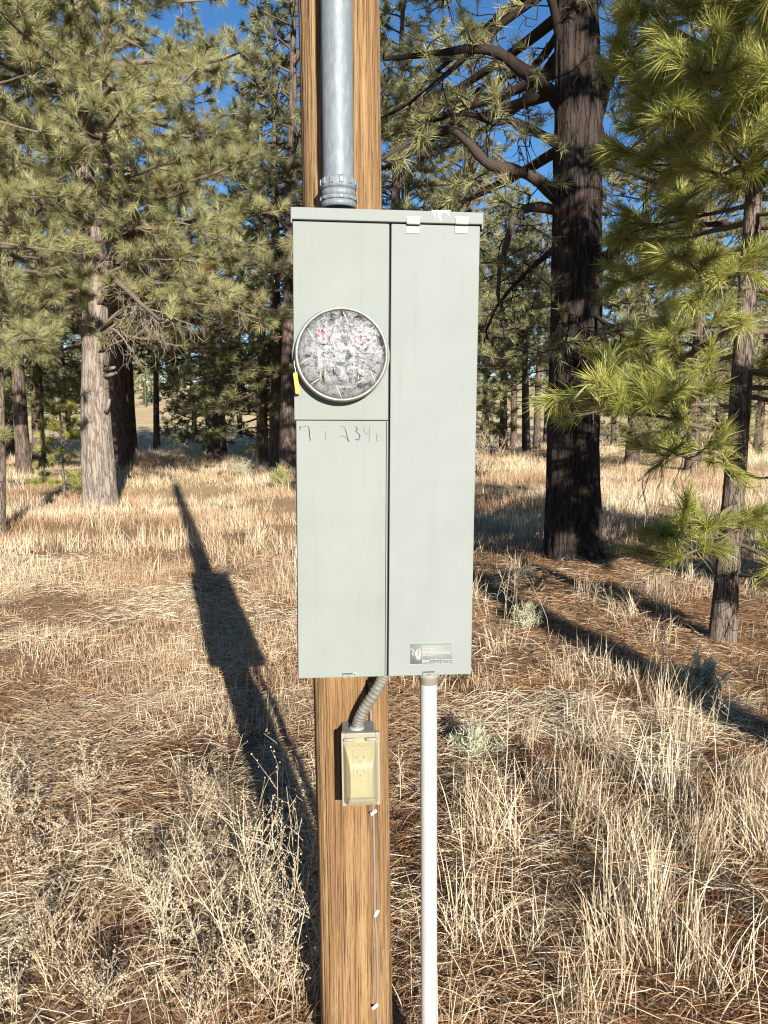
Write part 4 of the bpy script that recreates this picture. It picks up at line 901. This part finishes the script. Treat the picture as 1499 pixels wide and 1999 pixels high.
# pine needle litter lying on the ground
def litter(n, y0, y1, side, seed, L, wd):
    r = np.random.default_rng(seed); XY = sample(n, r, y0, y1, .4); d = fbm(XY[:, 0] * 1.6, XY[:, 1] * 1.6, o=3, seed=81)
    k = (r.random(len(XY)) < np.clip((d - .30) / .2, .1, 1) * side(XY)) & near_base(XY); XY = XY[k]; n = len(XY)
    flow = fbm(XY[:, 0] * .9, XY[:, 1] * .9, o=2, seed=83) * 9; az = flow + r.normal(0, .6, n)
    D = np.stack([np.cos(az), np.sin(az), r.normal(.12, .16, n)], -1); P = np.stack([XY[:, 0], XY[:, 1], gh(XY[:, 0], XY[:, 1]) + r.uniform(.0, .03, n)], -1)
    V, T, m = needle_mesh(P, D, L * r.uniform(.6, 1.2, n), wd, r, .15, 2)
    return V, T, np.repeat(np.clip(r.normal(.5, .25, n), 0, 1), m)
join('needle_litter', [litter(60000, 1.8, 4.5, lambda XY: np.clip(.6 + XY[:, 0] * .5, .35, 1), 71, .15, .0022), litter(38000, 4.2, 9, lambda XY: np.clip(.45 + XY[:, 0] * .4, .15, 1), 72, .16, .0032)], M['litter'], 'reddish brown fallen pine needles matted on the ground', 'pine needles')

def straw(n, y0, y1, side, seed, L, wd, tm):
    r = np.random.default_rng(seed); XY = sample(n, r, y0, y1, .4); d = fbm(XY[:, 0] * 2.3, XY[:, 1] * 2.3, o=3, seed=91)
    k = (r.random(len(XY)) < np.clip((d - .34) / .2, .12, 1) * side(XY)) & near_base(XY); XY = XY[k]; n = len(XY); az = r.uniform(0, 6.283, n)
    D = np.stack([np.cos(az), np.sin(az), np.abs(r.normal(.1, .3, n))], -1); P = np.stack([XY[:, 0], XY[:, 1], gh(XY[:, 0], XY[:, 1]) + r.uniform(.0, .05, n)], -1)
    V, T, m = needle_mesh(P, D, L * r.uniform(.4, 1.3, n), wd, r, .3, 2)
    tone = fbm(XY[:, 0] * 1.1, XY[:, 1] * 1.1, o=3, seed=93)
    return V, T, np.repeat(np.clip(tm + (tone - .5) * 1.6 + r.normal(0, .18, n), 0, 1), m)
join('straw_litter', [straw(62000, 1.75, 4.2, lambda XY: np.where(XY[:, 0] < -.1, 1.0, .5), 73, .13, .0024, .6), straw(44000, 4.0, 8.5, lambda XY: np.where(XY[:, 0] < 0, 1.0, .45), 74, .14, .0036, .55)], M['grass_near'], 'flattened pale straw tangled over the ground', 'straw')

# bark chips and small stones
rc_ = np.random.default_rng(29); Vs, Ts, nV = [], [], 0; As = []
XY = sample(2600, rc_, 1.8, 6.5); XY = XY[near_base(XY)]
for x, y in XY:
    s = rc_.uniform(.004, .016); V = np.array([(1, 0, 0), (0, 1, 0), (-1, 0, 0), (0, -1, 0), (0, 0, .6), (0, 0, -.5)], float) * s * rc_.uniform(.5, 1.2, (6, 1)) * np.array([1, 1, rc_.uniform(.3, 1)])
    a = rc_.uniform(0, 6.28); V = V @ np.array([[math.cos(a), math.sin(a), 0], [-math.sin(a), math.cos(a), 0], [0, 0, 1]]) + np.array([x, y, float(gh(x, y)) + s * .15])
    Vs.append(V); Ts.append(np.array([(0, 1, 4), (1, 2, 4), (2, 3, 4), (3, 0, 4), (1, 0, 5), (2, 1, 5), (3, 2, 5), (0, 3, 5)]) + nV); nV += 6; As.append(np.full(6, rc_.uniform(.2, 1)))
tag(mesh_np('bark_chips', np.vstack(Vs), np.vstack(Ts), M['brush'], tint=np.concatenate(As)), 'scattered pale bark chips and pebbles in the litter', 'chips', kind='stuff')

# dead brush, weeds and shrubs
def seed_dots(P, r, rng):
    n = len(P); o = np.array([(1, 0, 0), (0, 1, 0), (-1, 0, 0), (0, -1, 0), (0, 0, 1.2), (0, 0, -1.2)], float)
    V = (P[:, None, :] + o[None] * (r * rng.uniform(.6, 1.3, n))[:, None, None]).reshape(-1, 3)
    f = np.array([(0, 1, 4), (1, 2, 4), (2, 3, 4), (3, 0, 4), (1, 0, 5), (2, 1, 5), (3, 2, 5), (0, 3, 5)])
    return V, (np.arange(n)[:, None, None] * 6 + f[None]).reshape(-1, 3)
def shrub(name, seed, px, py, h, spread, stems, label, cat='shrub', mt='brush', tm=.7, seeds=.5, r0=.0019, twigs=12, leaves=False, group=None, base=None):
    rng = np.random.default_rng(seed); b = ground_at(px, py) if base is None else np.array([*base, float(gh(*base))]); root = empty(name, b)
    G = Geo(); S = []
    for i in range(stems):
        az = rng.uniform(0, 6.28); ln = abs(rng.normal(0, spread)); hh = h * rng.uniform(.55, 1.1)
        Q = wander((rng.normal(0, .12 * h), rng.normal(0, .12 * h), -.02), (math.cos(az) * ln, math.sin(az) * ln, 1), hh, 8, rng, .10, droop=.1)
        tn = np.clip(tm + rng.normal(0, .15), 0, 1); G.add(*tube(Q, np.linspace(r0, r0 * .4, 8), 4), a=tn)
        for k in range(twigs):
            f = rng.uniform(2, 6.9); a = int(f); p = Q[a] + (Q[a + 1] - Q[a]) * (f - a); az2 = rng.uniform(0, 6.28)
            W_ = wander(p, (math.cos(az2) * .7, math.sin(az2) * .7, .8), hh * rng.uniform(.10, .28), 4, rng, .22, tip=.2)
            G.add(*tube(W_, np.linspace(r0 * .55, r0 * .25, 4), 3), a=np.clip(tn + .1, 0, 1))
            if rng.random() < seeds: S.append(W_[1:] + rng.normal(0, .003, (3, 3))); S.append((W_[1:] + W_[:-1]) / 2 + rng.normal(0, .004, (3, 3)))
        if rng.random() < seeds: S.append(Q[5:] + rng.normal(0, .004, (3, 3)))
    G.build('stems', M['brush'], root, tint=True)['kind'] = 'stuff'
    if S:
        P = np.vstack(S)
        if leaves:
            P = np.repeat(P, 3, 0) + rng.normal(0, .01, (len(P) * 3, 3)); D = rng.normal(size=P.shape) + np.array([0, 0, .8]); D /= np.linalg.norm(D, axis=1)[:, None]
            V, T, m = needle_mesh(P, D, rng.uniform(.02, .05, len(P)), .006, rng); o = mesh_np('leaves', V, T, M[mt], root, tint=np.repeat(np.clip(rng.normal(.6, .25, len(P)), 0, 1), m))
        else:
            V, T = seed_dots(P, .0026, rng); o = mesh_np('seed_heads', V, T, M[mt], root, tint=np.repeat(np.clip(rng.normal(.85, .12, len(P)), 0, 1), 6))
        o['kind'] = 'stuff'
    return tag(root, label, cat, group)
wr0 = np.random.default_rng(6)
shrub('dead_shrub', 201, 0, 0, .62, .34, 26, 'whitish dead shrub with seed heads just left of the pole foot', base=(-.34, 2.0), tm=.75, group='dead brush in the left foreground')
shrub('dead_shrub', 202, 0, 0, .34, .4, 14, 'dense pale dead shrub second left of the pole', base=(-.62, 2.12), tm=.8, group='dead brush in the left foreground')
shrub('dead_shrub', 203, 0, 0, .30, .5, 16, 'grey tangled dead shrub at bottom left', base=(-.98, 2.1), tm=.55, seeds=.3, group='dead brush in the left foreground')
shrub('dead_shrub', 204, 30, 1640, .32, .45, 18, 'yellowish seeded shrub at the left border', tm=.75, seeds=.9, group='dead brush in the left foreground')
shrub('dead_shrub', 205, 180, 1560, .2, .5, 12, 'bushy straw coloured weed left of the pole shadow', tm=.7, seeds=.7, group='dead brush in the left foreground')
shrub('dead_shrub', 206, 400, 1600, .22, .45, 12, 'reddish straw shrub beside the pole shadow', tm=.6, seeds=.5, group='dead brush in the left foreground')
shrub('dead_shrub', 207, 330, 1760, .2, .6, 12, 'low tangled dead shrub in the lower left middle', tm=.65, seeds=.3, group='dead brush in the left foreground')
shrub('dead_shrub', 208, 560, 1960, .55, .25, 14, 'dark seeded weed stalks against the lower left pole', tm=.6, seeds=.95, group='dead brush in the left foreground', base=(-.20, 1.93))
for k, (x, y, h, lb) in enumerate(((-.48, 1.86, .2, 'low dead shrub in the bottom edge left of the pole'), (-.75, 1.88, .18, 'low dead shrub in the bottom edge further left'), (-1.0, 1.86, .26, 'low dead shrub in the bottom left corner'),
      (-.85, 2.42, .18, 'straw coloured shrub in the left foreground above the corner'), (-.52, 2.5, .2, 'straw coloured shrub between pole shadow and left brush'), (-1.25, 2.5, .24, 'straw coloured shrub on left border above the corner'))):
    shrub('dead_shrub', 220 + k, 0, 0, h, .6, 18, lb, base=(x, y), tm=wr0.uniform(.4, .75), seeds=wr0.uniform(.1, .5), group='dead brush in the left foreground', twigs=10)
shrub('rabbitbrush', 210, 545, 958, .55, .5, 40, 'small yellow green bush at the left side of the cabinet', mt='greenbrush', leaves=True, seeds=1, r0=.005, twigs=8)
shrub('sagebrush', 211, 470, 930, .5, .6, 36, 'grey green sagebrush in shade left of the cabinet', mt='sage', leaves=True, seeds=1, r0=.005, twigs=8)
shrub('sagebrush', 212, 1370, 1355, .22, .5, 26, 'pale sage plant at the right shadow band', mt='sage', leaves=True, seeds=1, twigs=6)
shrub('sagebrush', 213, 1025, 1220, .18, .6, 24, 'low pale sage plant right beside the cabinet edge', mt='sage', leaves=True, seeds=1, twigs=6)
shrub('sagebrush', 214, 920, 1480, .16, .6, 20, 'small pale dried sage right of the plastic pipe', mt='sage', leaves=True, seeds=1, twigs=6)
shrub('dead_shrub', 215, 945, 870, 1.3, .5, 26, 'bare grey brush at the cabinet edge by the meadow', tm=.65, seeds=0, r0=.012, twigs=12, base=(2.7, 20.5))
wr = np.random.default_rng(66)
WS = [(935, 1195, .42, 'leftmost tall weed stalk at the cabinet right edge'), (958, 1205, .36, 'second weed stalk from the cabinet right edge'), (990, 1215, .55, 'tall brown seeded weed stalk before the dark trunk'),
      (1010, 1190, .5, 'forked weed stalk before the left side of dark trunk'), (1060, 1205, .40, 'cluster of bare weed stalks below the dark trunk'), (1095, 1240, .62, 'tallest reddish seed stalk below the dark trunk'),
      (1165, 1190, .4, 'weed stalk with pale head right of the dark trunk'), (1215, 1235, .42, 'bushy grey weed between dark trunk and young pine'), (1275, 1300, .5, 'pale branching weed left of the young pine foot'),
      (1300, 1330, .55, 'pale twiggy weed at the trunk shadow band'), (1000, 1560, .52, 'tall thin straw stalk right of the plastic pipe'), (925, 1455, .45, 'thin pale stalk pair beside the plastic pipe'),
      (1390, 1420, .38, 'golden seeded stalk at right below the shadow band'), (1480, 1400, .42, 'seeded stalk at the right border'), (1440, 1640, .5, 'wiry pale stalk at lower right border'),
      (770, 1560, .3, 'golden weed sprig between pole and plastic pipe'), (500, 1260, .42, 'dark thin weed stalk on the right of the pole shadow'), (385, 1110, .45, 'dark seeded stalk standing in the pole shadow'),
      (470, 1560, .42, 'pale arching seed stalk left of the pole'), (450, 1790, .62, 'tall golden seed spike left of the pole')]
for k, (px, py, h, lb) in enumerate(WS):
    shrub('dry_weed', 300 + k, px, py, h, .12 + .1 * wr.random(), 2 + int(wr.integers(0, 4)), lb, 'weed', tm=wr.uniform(.45, .85), seeds=wr.uniform(.3, .9), r0=.0022, twigs=4, group='dry weed stalks')
